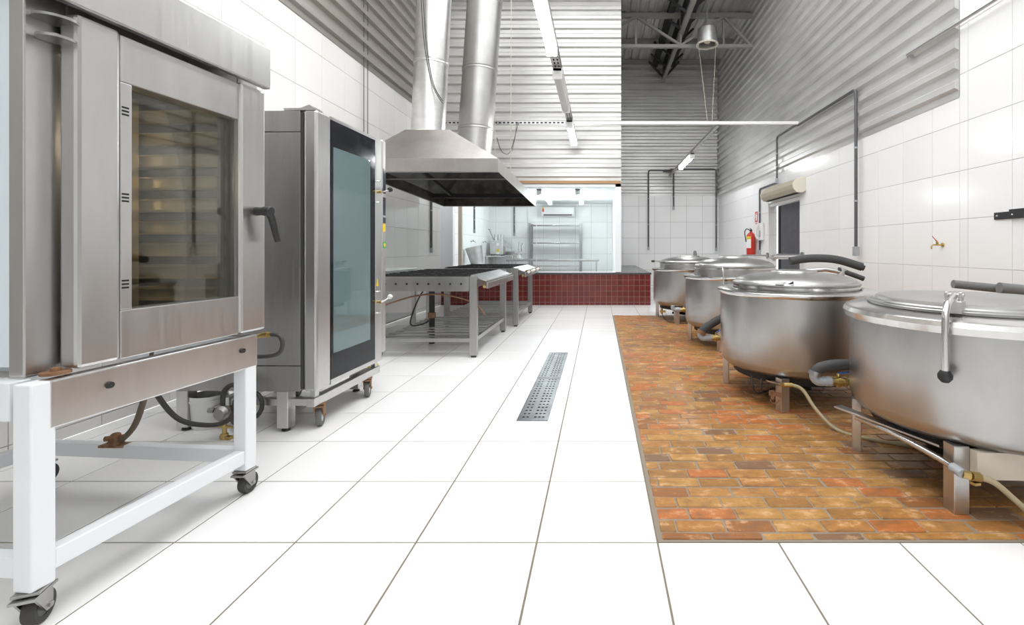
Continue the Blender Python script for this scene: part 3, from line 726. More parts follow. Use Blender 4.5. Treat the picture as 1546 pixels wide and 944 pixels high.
hp = thing('gas_pipe', 'rusty copper gas pipe arching under the range beside the tall oven', 'pipe', (-2.2, 4.9, 0))
tube('pipe', 'copper', spline([(-.1, 0, .50), (.25, .0, .60), (.55, .0, .61), (.85, .0, .53), (.97, .02, .40)]), .009, hp)
vp = thing('gas_riser', 'thick dark gas riser pipe standing under the range, with thin hoses', 'pipe', (-1.95, 5.35, 0))
one('riser', 'iron', lambda m: m.tube([(0, 0, .0), (0, 0, .78)], .032, 12), vp)
one('joint', 'rust', lambda m: m.lathe([(.033, -.03), (.045, -.03), (.045, .03), (.033, .03)], (0, 0, .33), 12), vp)
tube('hose', 'rubber', spline([(.0, .02, .3), (-.12, .05, .22), (-.25, .0, .23), (-.2, .1, .5), (-.1, .2, .7)]), .009, vp)
rb = thing('pipe', 'white gas manifold pipe along the front of the range by the low wall', 'pipe', (-1.02, 6.62, .77))
tube('manifold', 'white_plastic', [(0, 0, 0), (0, 1.25, .0)], .02, rb)
one('clip', 'rust', lambda m: [m.box((-.05, y, -.024), (.024, y + .03, .024)) for y in (.06, .6, 1.1)], rb)
wt = thing('work_table', 'steel side table against the left wall behind the front range', 'table', (-2.78, 5.6, 0))
box('tabletop', 'steel', (-.28, -.4, .80), (.25, .8, .84), wt, bevel=.004)
for a in (-.26, .19):
    for b in (-.38, .74): box('leg', 'steel', (a, b, 0), (a + .045, b + .045, .80), wt)
box('lower_shelf', 'steel_dark', (-.26, -.36, .2), (.23, .78, .215), wt)

# ------------------------------------------------------------------ extractor hood and ducts
hx = thing('extractor_hood', 'large stainless canopy hood with greasy underside above the ranges', 'hood', (-2.0, 5.3, 1.95))
HX0, HX1, HY = -.85, .83, 3.15
def hz(y, z): return z + .04 - .036 * y
T0, T1, TY0, TY1 = -.42, .14, .42, 2.85
def shell(m, inset=0, zi=0):
    i = inset
    v = []
    for (x, y) in ((HX0 + i, i), (HX1 - i, i), (HX1 - i, HY - i), (HX0 + i, HY - i)): v += [(x, y, hz(y, 0 + zi)), (x, y, hz(y, .155))]
    v += [(x, y, hz(y, .61 - zi)) for x, y in ((T0 + i, TY0 + i), (T1 - i, TY0 + i), (T1 - i, TY1 - i), (T0 + i, TY1 - i))]
    f = []
    for k in range(4):
        a, b = 2 * k, 2 * ((k + 1) % 4); f += [(a, b, b + 1, a + 1), (a + 1, b + 1, 8 + (k + 1) % 4, 8 + k)]
    f.append((8, 9, 10, 11)); m.add(v, f)
one('canopy', 'hood', lambda m: shell(m), hx)
one('lining', 'grease', lambda m: shell(m, .012, .012), hx)
one('rim_gutter', 'steel_dark', lambda m: [m.box((HX0 + .012, .012, hz(0, .0)), (HX1 - .012, .07, hz(0, .012))), m.box((HX0 + .012, HY - .07, hz(HY, 0)), (HX1 - .012, HY - .012, hz(HY, .012)))], hx)
one('cross_bar', 'hood', lambda m: m.box((HX0 + .02, .72, hz(.7, .045)), (HX1 - .016, .75, hz(.7, .06))), hx)
one('filter_frame', 'iron', lambda m: [m.box((HX0 + .03, 2.45, hz(2.4, .06)), (HX1 - .03, 2.5, hz(2.4, .13))), m.bar((-.5, .75, hz(.7, .3)), (-.5, 2.5, hz(2.4, .1)), .04, .05)], hx)
def duct(name, label, base, top, r, mat, bands, collar):
    t = thing(name, label, 'duct', base); d = Vector(top) - Vector(base)
    zz = Matrix.Shear('XY', 4, (d.x / d.z, d.y / d.z)); Sh = Matrix.Identity(4); Sh[0][2] = d.x / d.z; Sh[1][2] = d.y / d.z
    cuts = [0] + bands + [d.z]
    for a, b in zip(cuts[:-1], cuts[1:]):
        m = MB(); m.M = Sh; m.lathe([(r, a + .002), (r, b - .002), (r - .008, b - .002), (r - .008, a + .002)], n=40); m.build('duct_section', mat, t)
    for b in bands:
        m = MB(); m.M = Sh; m.lathe([(r, b - .03), (r + .006, b - .026), (r + .006, b - .004), (r + .003, b), (r + .006, b + .004), (r + .006, b + .026), (r, b + .03)], n=40); m.build('band', mat, t)
    m = MB(); m.lathe(collar, n=40); m.build('collar', 'cream_plastic' if mat == 'duct' else mat, t)
    return t
duct('exhaust_duct', 'bright galvanised exhaust duct rising from the front of the hood', (-2.255, 6.05, 2.572), (-2.08, 6.05, 6.4), .215, 'duct', [.96, 2.2], [(.205, -.01), (.235, -.01), (.238, .03), (.218, .05)])
duct('exhaust_duct', 'wider dull grey exhaust duct rising from the rear of the hood', (-1.945, 7.1, 2.40), (-1.67, 7.1, 6.4), .262, 'duct_grey', [.55, 1.45, 2.5], [(.262, .12), (.275, .10), (.30, .02), (.34, -.02), (.33, -.02), (.262, .06)])
wc = thing('cable_pair', 'two black cables hanging down the bright exhaust duct', 'cable', (-2.2, 5.8, 3.0))
for k in (0, 1):
    tube('cable', 'rubber', spline([tuple(Vector(at(634 + 3 * k, -40, 5.8)) - Vector((-2.2, 5.8, 3.0))), tuple(Vector(at(640 + 3 * k, 60, 5.8)) - Vector((-2.2, 5.8, 3.0))), tuple(Vector(at(652 + 2 * k, 125, 5.8)) - Vector((-2.2, 5.8, 3.0))), tuple(Vector(at(668, 156 - 4 * k, 5.8)) - Vector((-2.2, 5.8, 3.0)))]), .006, wc, n=6)
wc = thing('cable_pair', 'pair of dark wires dropping down the white wall behind the tall oven', 'cable', (-3.05, 5.95, 1.5))
for k in (0, 1): tube('cable', 'rubber', [(0, .1 * k, 0), (0, .1 * k, 4.2)], .005, wc, n=6)
wc = thing('loose_wire', 'loose black wires dangling between the tray and the hood', 'wire', (0, 7.2, 2.5))
tube('wire', 'rubber', spline([tuple(Vector(at(783, 184, 7.7)) - Vector((0, 7.2, 2.5))), tuple(Vector(at(775, 215, 7.5)) - Vector((0, 7.2, 2.5))), tuple(Vector(at(768, 232, 7.3)) - Vector((0, 7.2, 2.5))), tuple(Vector(at(757, 228, 7.2)) - Vector((0, 7.2, 2.5))), tuple(Vector(at(750, 208, 7.1)) - Vector((0, 7.2, 2.5)))]), .006, wc, n=6)
tube('wire', 'rubber', spline([tuple(Vector(at(780, 184, 7.7)) - Vector((0, 7.2, 2.5))), tuple(Vector(at(778, 205, 7.5)) - Vector((0, 7.2, 2.5))), tuple(Vector(at(773, 228, 7.3)) - Vector((0, 7.2, 2.5)))]), .005, wc, n=6)

# ------------------------------------------------------------------ kettles
def kettle(label, cx, cy, z0, zr, collar, dome, kind):
    R = .55
    t = thing('cooking_kettle', label, 'kettle', (cx, cy, 0))
    one('pot', 'kettle', lambda m: m.lathe([(.001, z0 + .0), (.42, z0 + .0), (.51, z0 + .012), (.54, z0 + .04), (R, z0 + .08), (R, zr - .03)], n=96), t)
    if kind == 1:
        one('rim', 'polished', lambda m: m.lathe([(R - .002, zr - .055), (R + .025, zr - .05), (R + .032, zr - .02), (R + .022, zr), (R + .005, zr + .008), (.44, zr + .022), (.44, zr - .02)], n=96), t)
        ld = one('lid', 'kettle', lambda m: m.lathe([(.462, zr + .021), (.466, zr + .032), (.458, zr + .036), (.452, zr + .034), (.450, zr + .042), (.440, zr + .048), (.430, zr + .044), (.426, zr + .055), (.412, zr + .060), (.39, zr + .060), (.2, zr + .066), (.001, zr + .068)], n=96), t)
        # clamp and lever
        A = math.radians(222); d = Vector((math.cos(A), math.sin(A), 0)); p = d * .455 + Vector((0, 0, zr + .028))
        m = MB(); m.M = Matrix.Translation(p) @ Matrix.Rotation(A, 4, 'Z')
        m.box((-.05, -.032, .0), (.03, .032, .052)); m.box((-.03, -.030, .05), (.02, -.018, .09)); m.box((-.03, .018, .05), (.02, .030, .09)); m.tube([(-.005, -.035, .075), (-.005, .035, .075)], .01, 8)
        cl = m.build('clamp', 'steel', ld, bevel=.003)
        m = MB(); m.M = Matrix.Translation(p) @ Matrix.Rotation(A, 4, 'Z')
        m.tube(spline([(-.005, 0, .075), (.04, 0, .065), (.115, 0, .045), (.155, 0, .0), (.16, 0, -.05), (.16, 0, -.23)]), .014, 10)
        m.build('lever', 'polished', ld)
        m = MB(); m.M = Matrix.Translation(p) @ Matrix.Rotation(A, 4, 'Z')
        m.lathe([(.001, -.028), (.014, -.025), (.026, -.01), (.027, .006), (.018, .022), (.001, .026)], (.16, 0, -.245), 18)
        m.build('ball_knob', 'black', ld)
    else:
        one('rim', 'polished', lambda m: m.lathe([(R - .002, zr - .035), (R + .014, zr - .033), (R + .022, zr - .018), (R + .022, zr - .004), (R + .012, zr + .003), (.455, zr + .008), (.455, zr - .03)], n=96), t)
        zc = zr + collar
        ld = one('lid', 'kettle', lambda m: m.lathe([(.447, zr + .009), (.447, zc - .016)] + [(.455, zc - .016), (.457, zc - .004), (.447, zc + .002)] + [(.44 * math.cos(a) + .0, zc + .004 + (dome - .012) * math.sin(a) ** 1.15) for a in [PI / 2 * k / 12 for k in range(0, 10)]] + [(.165, zc + dome * .93), (.16, zc + dome), (.14, zc + dome + .003), (.001, zc + dome + .004)], n=96), t)
        one('lid_band', 'polished', lambda m: m.lathe([(.449, zc - .038), (.4515, zc - .036), (.4515, zc - .020), (.449, zc - .018)], n=96), ld)
    # legs
    near = 224 if kind == 1 else 239
    for a in (153.7, near, 333.7, 63):
        A = math.radians(a); m = MB(); m.M = Matrix.Translation((.515 * math.cos(A), .515 * math.sin(A), 0)) @ Matrix.Rotation(A + (PI / 4 if a == near else 0), 4, 'Z')
        w = .032 if a == near else .022
        m.box((-w, -w, 0), (w, w, z0 + .012)); m.build('leg', 'steel', t, bevel=.003)
    one('support_ring', 'iron', lambda m: m.lathe([(.38, z0 - .05), (.45, z0 - .05), (.45, z0 + .005), (.38, z0 + .005)], n=48), t)
    one('burner', 'iron', lambda m: [m.lathe([(.001, .09), (.2, .09), (.22, .11), (.2, .13), (.001, .13)], n=24), m.bar((-.26, 0, .1), (.26, 0, .1), .03, .03), m.bar((0, -.26, .1), (0, .26, .1), .03, .03)], t)
    return t, ld
def drain(t, up, lever=True):
    """drain pipe, brass ball valve and grey elbow at the side of the pot"""
    A = math.radians(148); d = Vector((math.cos(A), math.sin(A), 0)); z = .355; e = Vector((-1, .08, 0)).normalized(); p0 = d * .545 + Vector((0, 0, z))
    def q(s, dz=0): return tuple(p0 + e * s + Vector((0, 0, dz)))
    one('drain_pipe', 'polished', lambda m: m.tube([q(-.03), q(.03)], .021, 12), t)
    v = one('ball_valve', 'brass', lambda m: [m.tube([q(.02), q(.04)], .027, 8), m.tube([q(.04), q(.09)], .024, 12), m.tube([q(.055), q(.075)], .031, 12), m.tube([q(.09), q(.11)], .027, 8), m.tube([q(.065), q(.065, .045)], .009, 8)], t)
    if lever: one('valve_lever', 'blue', lambda m: m.bar(q(.065, .046), q(-.02, .058 if up else .10), .018, .006), v)
    el = one('elbow', 'grey_pvc', lambda m: [m.tube([q(.105), q(.135)], .028, 12), m.tube(spline([q(.13), q(.175), q(.195, .02), q(.195, .05)]), .026, 12)], t)
    return q
k1, lid1 = kettle('big steel kettle with flat stepped lid and ball-ended lever, closest to the camera', 1.87, 2.29, .27, .797, 0, 0, 1)
q = drain(k1, True)
tube('drain_hose', 'foam', spline([q(.19, .04), q(.17, .07), q(.10, .09), q(0, .095), q(-.12, .09)]), .030, k1, n=12)
one('hose_clamp', 'steel_dark', lambda m: m.tube([q(.196, .035), q(.19, .055)], .034, 14), k1)
one('pot_bracket', 'steel', lambda m: m.prism([(-.60, .20), (-.55, .22), (-.36, -.28), (-.40, -.30)], .240, .250, 'z'), k1, bevel=.002)
one('cross_beam', 'beige', lambda m: m.bar((-.34, -.41, .22), (.42, -.44, .22), .04, .11), k1)
one('burner_pipe', 'polished', lambda m: m.tube(spline([(-.52, .12, .215), (-.48, -.10, .225), (-.43, -.33, .212), (-.425, -.46, .205)]), .014, 10), k1)
one('pipe_sleeve', 'grey_pvc', lambda m: m.tube([(-.427, -.41, .208), (-.424, -.462, .204)], .019, 10), k1)
one('gas_fitting', 'brass', lambda m: [m.tube([(-.424, -.46, .204), (-.40, -.468, .2)], .016, 8), m.tube([(-.40, -.468, .2), (-.36, -.462, .192)], .019, 8), m.bar((-.40, -.48, .175), (-.37, -.47, .172), .02, .01)], k1)
k2, lid2 = kettle('second steel kettle along the brick floor, domed lid with a small white clamp', 1.505, 3.555, .215, .795, .055, .085, 2)
q = drain(k2, False)
tube('drain_hose', 'foam', spline([q(.19, .03), q(.16, .075), q(.05, .15), q(-.10, .22)]), .034, k2, n=12)
one('hose_clamp', 'rust', lambda m: m.tube([q(.192, .03), q(.18, .06)], .038, 14), k2)
A = math.radians(236)
m = MB(); m.M = Matrix.Translation((.43 * math.cos(A), .43 * math.sin(A), .852)) @ Matrix.Rotation(A, 4, 'Z')
m.box((-.02, -.035, .0), (.03, .02, .018)); m.build('lid_clamp', 'white_plastic', lid2, bevel=.004)
m = MB(); m.M = Matrix.Translation((.43 * math.cos(A), .43 * math.sin(A), .852)) @ Matrix.Rotation(A, 4, 'Z')
m.tube(spline([(.0, .02, .01), (.0, .05, .005), (.0, .08, .02)]), .006, 6); m.build('clamp_hook', 'black', lid2)
one('burner_pipe', 'polished', lambda m: m.tube(spline([(-.33, .0, .14), (-.32, -.3, .17), (-.305, -.52, .205)]), .013, 10), k2)
one('gas_fitting', 'brass', lambda m: [m.tube([(-.305, -.52, .205), (-.295, -.56, .212)], .014, 8), m.tube([(-.30, -.555, .212), (-.25, -.565, .214)], .014, 8)], k2)
one('gas_cock', 'rust', lambda m: [m.bar((-.36, -.45, .13), (-.29, -.48, .12), .015, .03), m.bar((-.34, -.46, .145), (-.34, -.46, .09), .02, .02), m.tube(arc((-.33, -.47, .09), .028, PI, 2 * PI, 8, (1, 0, 0), (0, 0, 1)), .004, 6)], k2)
tube('ignition_wire', 'rubber', spline([(-.43, -.30, .2), (-.42, -.31, .12), (-.36, -.25, .06), (-.2, -.1, .05)]), .007, k2, n=6)
tube('ignition_wire', 'rubber', spline([(-.38, -.36, .2), (-.38, -.36, .13), (-.33, -.3, .07), (-.2, -.2, .05)]), .006, k2, n=6)
k3, lid3 = kettle('third steel kettle along the brick floor, with thin hanging rod and black grip', 1.56, 5.34, .215, .795, .115, .105, 3)
q = drain(k3, False)
A = math.radians(244)
one('hanging_rod', 'polished', lambda m: m.tube(spline([(-.18, -.41, .90), (-.26, -.50, .90), (-.275, -.565, .87), (-.275, -.575, .72)]), .007, 8), lid3)
one('grip', 'black', lambda m: m.tube([(-.275, -.575, .73), (-.275, -.575, .60)], .016, 10), lid3)
k4, lid4 = kettle('fourth steel kettle, beside the red tiled low wall, upright knob on its lid', 1.40, 7.2, .235, .80, .10, .095, 4)
one('gas_cock', 'brass', lambda m: [m.tube([(-.44, -.12, .19), (-.44, -.12, .10)], .018, 8), m.bar((-.47, -.12, .14), (-.38, -.14, .14), .03, .03)], k4)
tube('ignition_wire', 'rubber', spline([(-.44, -.12, .11), (-.40, -.25, .03), (-.30, -.42, .012), (-.05, -.5, .012)]), .006, k4, n=6)
one('lid_knob', 'foam_light', lambda m: m.lathe([(.001, .0), (.03, .0), (.026, .05), (.02, .075), (.001, .08)], (.10, .02, .995), 14), lid4)
one('lid_rods', 'steel_dark', lambda m: m.tube([(-.57, -.05, .91), (-.10, -.38, .915)], .009, 8), lid4)
one('rod_tip', 'black', lambda m: [m.tube([(-.585, -.04, .91), (-.545, -.07, .91)], .016, 8), m.tube([(-.31, -.235, .913), (-.27, -.26, .913)], .016, 8)], lid4)
# insulated steam pipes behind the kettles
sp = thing('steam_pipe', 'black foam insulated steam pipe curving behind the second kettle lid', 'pipe', (1.7, 4.0, .9))
tube('insulation', 'foam', spline([(.02, .15, .09), (.2, .14, .115), (.42, .12, .105), (.62, .06, .04)]), .037, sp, n=12)
one('pipe_end', 'rubber', lambda m: m.tube([(.60, .065, .045), (.635, .055, .03)], .026, 10), sp)
one('fitting', 'steel', lambda m: [m.tube([(.1, .1, .0), (.3, .06, .02), (.45, .04, -.01)], .02, 10), m.tube([(.42, .05, -.04), (.45, .04, .03)], .03, 10)], sp)
tube('lower_insulation', 'foam', spline([(.40, .05, .02), (.50, .02, -.02), (.60, .0, -.06)]), .022, sp, n=10)
sp2 = thing('steam_pipe', 'grey foam insulated steam pipe in two lengths behind the closest kettle', 'pipe', (2.3, 2.9, .8))
tube('insulation', 'foam_light', [(-.03, .05, .075), (.22, .01, .05)], .027, sp2, n=12)
tube('insulation', 'foam_light', [(.17, -.06, .06), (.75, -.14, .0)], .034, sp2, n=12)
one('support', 'steel_dark', lambda m: m.bar((.7, -.1, -.79), (.7, -.1, -.03), .03, .03), sp2)
# gas hoses on the floor
gk = tag(tube('gas_hose', 'gas_hose', spline([(1.255, 2.99, .214), (1.31, 2.96, .19), (1.36, 2.88, .09), (1.43, 2.76, .012), (1.56, 2.62, .012), (1.8, 2.5, .012)]), .011), 'yellowed gas hose from the second kettle trailing over the bricks', 'hose')
tag(tube('gas_hose', 'gas_hose', spline([(1.51, 1.828, .192), (1.57, 1.82, .17), (1.66, 1.81, .09), (1.75, 1.80, .014), (1.95, 1.82, .013)]), .012), 'pale gas hose from the closest kettle dropping to the bricks', 'hose')

# ------------------------------------------------------------------ floor drain
def grate(label, y0, y1):
    t = thing('drain_grate', label, 'floor drain', (-.53, y0, 0), 0); W, L = .20, y1 - y0
    box('channel', 'void', (.006, .006, .0005), (W - .006, L - .006, .0012), t)  # thin dark sheet painted as the shade below the holes
    one('frame', 'drain_steel', lambda m: [m.box((0, 0, 0), (.010, L, .006)), m.box((W - .010, 0, 0), (W, L, .006)), m.box((.010, 0, 0), (W - .010, .010, .006)), m.box((.010, L - .010, 0), (W - .010, L, .006))], t)
    cols = [.035, .062, .112, .138, .164]; hs = .015
    xs = [.010] + [v for c in cols for v in (c - hs / 2, c + hs / 2)] + [W - .010]
    nr = 15; pitch = (L - .05) / nr
    ys = [.010] + [v for k in range(nr) for v in (.03 + pitch * (k + .5) - .010, .03 + pitch * (k + .5) + .010)] + [L - .010]
    m = MB()
    for i in range(len(xs) - 1):
        for j in range(len(ys) - 1):
            if i % 2 and j % 2: continue
            m.add([(x, y, .0045) for x, y in ((xs[i], ys[j]), (xs[i + 1], ys[j]), (xs[i + 1], ys[j + 1]), (xs[i], ys[j + 1]))], [(0, 1, 2, 3)])
    o = m.build('perforated_plate', 'drain_steel', t)
    sd = o.modifiers.new('solidify', 'SOLIDIFY'); sd.thickness = .002; sd.offset = -1
grate('perforated steel floor drain cover, of the pair the one nearer the camera', 2.935, 3.90)
grate('perforated steel floor drain cover, of the pair the one nearer the red wall', 3.905, 4.86)

# ------------------------------------------------------------------ conduits, taps, signs on the walls
def conduit(label, path, r=.016, boxat=None, bx=(.05, .05, .09), mat='conduit'):
    t = thing('conduit', label, 'conduit', path[-1]); o = Vector(path[-1])
    tube('pipe', mat, [tuple(Vector(p) - o) for p in path], r, t)
    box('outlet_box', 'grey_pvc', (-bx[0] / 2, -bx[1] / 2, -bx[2]), (bx[0] / 2, bx[1] / 2, 0), t, bevel=.004)
    for f in (.35, .7):
        p = Vector(path[-2]).lerp(Vector(path[-1]), f) - o
        one('clip', 'grey_pvc', lambda m: m.lathe([(r, -.012), (r + .005, -.012), (r + .005, .012), (r, .012)], p, 10), t)
    return t
wx = XR - .08
def bend(a, b, c, r=.07, n=5):
    a, b, c = Vector(a), Vector(b), Vector(c); u = (a - b).normalized(); v = (c - b).normalized(); out = []
    for i in range(n + 1):
        s = i / n; p, q2 = b + u * r, b + v * r
        out.append(tuple((p.lerp(b, s)).lerp(b.lerp(q2, s), s)))
    return out
conduit('grey conduit dropping down the white wall to a socket above the kettles', [(wx, 7.7, 3.17)] + bend((wx, 7.7, 3.17), (wx, 5.95, 3.17), (wx, 5.95, 1.2)) + [(wx, 5.95, 1.13)], .020, None, (.07, .05, .12))
conduit('dark conduit dropping down the corrugated wall to the air curtain', [(wx, 7.75, 3.20)] + bend((wx, 7.7, 3.2), (wx, 8.6, 3.2), (wx, 8.6, 2.4)) + [(wx, 8.6, 2.42)], .018)
conduit('dark conduit from the air curtain down beside the white wall phone', [(XR - .03, 8.7, 2.36)] + bend((XR - .03, 8.7, 2.36), (XR - .03, 9.67, 2.36), (XR - .03, 9.67, 1.3)) + [(XR - .03, 9.67, 1.08)], .018, None, (.06, .05, .12))
tc = thing('conduit', 'shiny conduit running along the top of the right wall over the corrugation edge', 'conduit', (wx, 4.95, 3.19))
tube('pipe', 'steel', [(0, -3.5, 0), (0, 0, 0), (.04, .02, -.03)], .018, tc)
one('end_cap', 'steel', lambda m: m.lathe([(.001, -.04), (.024, -.04), (.024, .0), (.001, .0)], (.02, .01, -.03), 10, 'y'), tc)
yb = YB - .07
conduit('dark conduit on the far wall hanging closest to the red low wall', [(2.1, yb, 3.33)] + bend((2.1, yb, 3.33), (1.39, yb, 3.33), (1.39, yb, 1.2)) + [(1.39, YB - .07, 1.16)], .022)
conduit('short dark conduit on the far wall ending above the tiles edge', [(1.8, yb - .03, 3.30)] + bend((1.8, yb - .03, 3.30), (2.1, yb - .03, 3.30), (2.1, yb - .03, 2.3)) + [(2.1, YB - .10, 2.30)], .022)
conduit('dark conduit running down the far right corner of the hall', [(2.0, yb, 3.36)] + bend((2.0, yb, 3.36), (XR - .09, yb, 3.36), (XR - .09, yb, 1.2)) + [(XR - .09, yb, 1.13)], .022)
conduit('dark conduit down the left wall behind the hood', [(XL + .03, 8.4, 3.4), (XL + .03, 8.4, 1.12)], .02)
conduit('dark conduit on the left wall inside the glazed room', [(XL + .03, 11.3, 2.36), (XL + .03, 11.3, 1.58)], .02)
conduit('dark conduit on the back wall inside the glazed room beside the shelf rack', [(-2.42, YB - .03, 2.36), (-2.42, YB - .03, 1.56)], .02)
def tap(label, x, y, z, s, lever):
    t = thing('wall_tap', label, 'tap', (x, y, z))
    one('spout', 'brass' if lever else 'polished', lambda m: [m.lathe([(.001, 0), (.028, 0), (.026, .012 * s), (.001, .012 * s)], (0, 0, 0), 14, 'x'), m.tube(spline([(0, 0, 0), (s * .07, 0, .0), (s * .12, 0, .0), (s * .14, 0, -.02), (s * .14, 0, -.05)]), .009, 10), m.lathe([(.001, 0), (.013, 0), (.016, .035), (.001, .04)], (s * .07, 0, 0), 10)], t)
    one('lever', 'red' if lever else 'polished', lambda m: [m.bar((s * .07, 0, .04), (s * .09, .0, .06), .012, .008), m.bar((s * .09, 0, .06), (s * .12, .02, .11), .014, .008)] if lever else [m.bar((s * .04, 0, .042), (s * .10, 0, .042), .012, .01)], t)
    t.scale = (.8, .8, .8); return t
tap('brass wall tap with red lever on the white right wall', XR - .008, 4.54, 1.14, -1, True)
tap('chrome wall tap in the glazed room beside the conduit', XL + .008, 11.05, 1.28, 1, False)
tap('chrome wall tap in the glazed room beside the food processor', XL + .008, 12.2, 1.28, 1, False)
br = thing('wall_bracket', 'black metal bracket screwed to the white right wall', 'bracket', (XR - .008, 3.75, 1.38))
box('plate', 'black', (-.012, -.5, -.03), (0, .19, .03), br, bevel=.002); box('raised_plate', 'black', (-.026, -.5, -.028), (-.012, .03, .045), br, bevel=.002)
for yy in (.16, .0, -.15): one('screw', 'polished', lambda m: m.lathe([(.001, -.015), (.007, -.014), (.009, -.010)], (-.001 if yy > .1 else -.014, yy, 0), 10, 'x'), br)
ac = thing('air_curtain', 'dusty cream air curtain unit mounted above the dark doorway', 'air curtain', (XR - .008, 7.55, 2.06))
poly = [(0, 0), (-.06, -.03), (-.15, -.02), (-.20, .04), (-.21, .11), (-.17, .18), (-.10, .22), (0, .22)]
one('body', 'dusty_plastic', lambda m: m.prism(poly, .03, 1.52, 'y'), ac, bevel=.006)
for yy in (0, 1.52): one('end_cap', 'cream_plastic', lambda m: m.prism([(u * 1.03, v * 1.02 - .002) for u, v in poly], yy, yy + .03, 'y'), ac, bevel=.006)
box('outlet_slot', 'void', (-.13, .08, -.034), (-.07, 1.47, -.026), ac)
fe = thing('fire_extinguisher', 'red fire extinguisher with black hose beside the wall phone', 'fire extinguisher', (XR - .12, 9.95, .97))
one('cylinder', 'red', lambda m: m.lathe([(.001, 0), (.085, 0), (.092, .012), (.095, .03), (.095, .40), (.085, .44), (.05, .475), (.028, .49), (.028, .51), (.001, .51)], n=28), fe)
one('valve_head', 'black', lambda m: [m.lathe([(.001, .5), (.026, .5), (.026, .55), (.001, .55)], n=12), m.bar((-.0, -.02, .555), (.0, .09, .585), .02, .008), m.bar((0, -.02, .54), (0, .09, .54), .02, .008)], fe)
tube('hose', 'rubber', spline([(-.02, .01, .53), (-.08, .03, .565), (-.125, .03, .50), (-.115, .02, .38), (-.10, .02, .28)]), .011, fe)
def patch(m, r, a0, a1, z0, z1, n=8):
    vs = [(r * math.cos(a0 + (a1 - a0) * i / n), r * math.sin(a0 + (a1 - a0) * i / n), z) for z in (z0, z1) for i in range(n + 1)]
    m.add(vs, [(i, i + 1, n + 2 + i, n + 1 + i) for i in range(n)], True)
one('paper_label', 'white_plastic', lambda m: patch(m, .0958, PI * .93, PI * 1.40, .15, .34), fe, label='white paper label')
one('label_stripe', 'yellow', lambda m: patch(m, .0958, PI * .93, PI * 1.40, .345, .40), fe)
sg = thing('fire_sign', 'small red and white extinguisher sign on the tiled wall', 'sign', (XR - .009, 9.92, 1.62))
box('plate', 'white_plastic', (-.004, -.10, 0), (0, .10, .30), sg); box('red_field', 'red', (-.006, -.085, .06), (-.004, .085, .285), sg)
one('pictogram', 'white_plastic', lambda m: [m.box((-.0072, -.04, .09), (-.006, .035, .22)), m.box((-.0072, -.015, .22), (-.006, .01, .25)), m.box((-.0072, -.05, .245), (-.006, .03, .258)), m.bar((-.0066, .05, .25), (-.0066, .055, .15), .001, .012)], sg)
one('caption_bar', 'red', lambda m: [m.box((-.0056, -.06 + .022 * k, .02), (-.004, -.045 + .022 * k, .04)) for k in range(6)], sg)
ph = thing('wall_phone', 'white wall telephone with handset beside the fire extinguisher', 'telephone', (XR - .009, 9.55, 1.28))
box('base', 'white_plastic', (-.07, -.09, 0), (0, .09, .36), ph, bevel=.012)
one('handset', 'white_plastic', lambda m: m.tube(spline([(-.08, .05, .32), (-.115, .05, .28), (-.12, .05, .18), (-.115, .05, .08), (-.08, .05, .04)]), .026, 10), ph)
box('keypad', 'grey_pvc', (-.073, -.075, .06), (-.069, .0, .2), ph)
tube('cord', 'rubber', spline([(-.03, .05, .0), (-.04, .1, -.12), (-.02, .13, -.2)]), .006, ph, n=6)
for Yw, lab in ((7.66, 'grey steam pipe stub with flange sticking out of the wall at the doorway'), (9.25, 'short grey pipe stub sticking out of the wall below the fire extinguisher')):
    ps = thing('pipe_stub', lab, 'pipe', (XR, Yw, .965))
    tube('pipe', 'steel', [(-.01, 0, 0), (-.50, 0, 0)], .036 if Yw < 8 else .022, ps, n=12)
    one('flange', 'steel_dark', lambda m: m.lathe([(.001, -.03), (.085 if Yw < 8 else .06, -.03), (.085 if Yw < 8 else .06, -.008), (.001, -.008)], (0, 0, 0), 16, 'x'), ps)
    tube('bent_end', 'steel', spline([(-.49, 0, 0), (-.56, -.05, -.005), (-.60, -.3, -.03)]), .03 if Yw < 8 else .02, ps, n=10)

# ------------------------------------------------------------------ inside the glazed room
au = thing('air_conditioner', 'white wall air conditioner on the back wall of the glazed room', 'air conditioner', (-1.17, YB - .008, 2.02))
one('casing', 'white_plastic', lambda m: m.prism([(0, 0), (-.16, 0), (-.20, .04), (-.21, .10), (-.20, .25), (-.16, .28), (0, .28)], -.46, .46, 'x'), au, bevel=.008)
one('outlet', 'rubber', lambda m: m.box((-.40, -.205, .02), (.40, -.185, .05)), au); one('louvre', 'white_plastic', lambda m: m.box((-.40, -.211, .052), (.40, -.2, .06)), au)
box('energy_label', 'red', (-.43, -.214, .12), (-.385, -.207, .21), au); box('label_stripe', 'yellow', (-.43, -.214, .21), (-.385, -.207, .245), au)
rk = thing('shelf_rack', 'stainless shelf rack standing against the back wall of the glazed room', 'shelf', (-1.205, 12.45, 0))
for a in (-.72, .66):
    for b in (0, .42): box('post', 'steel_dark', (a, b, 0), (a + .06, b + .05, 1.80), rk)
for z in (1.72, 1.24, .62):
    one('shelf', 'polished' if z > 1 else 'steel', lambda m: [m.box((-.66, .01, z), (.66, .46, z + .035))], rk, bevel=.003)
pt = thing('prep_table', 'long stainless prep table in front of the shelf rack', 'table', (-1.15, 11.3, 0))
box('tabletop', 'steel_dark', (-1.15, 0, .795), (1.15, .65, .84), pt, bevel=.012)
for a in (-1.10, 1.06):
    for b in (.03, .58): one('leg', 'steel', lambda m: m.tube([(a + .02, b, 0), (a + .02, b, .795)], .022, 10), pt)
one('brace', 'steel', lambda m: m.tube([(-1.08, .58, .25), (1.08, .58, .25)], .018, 8), pt)
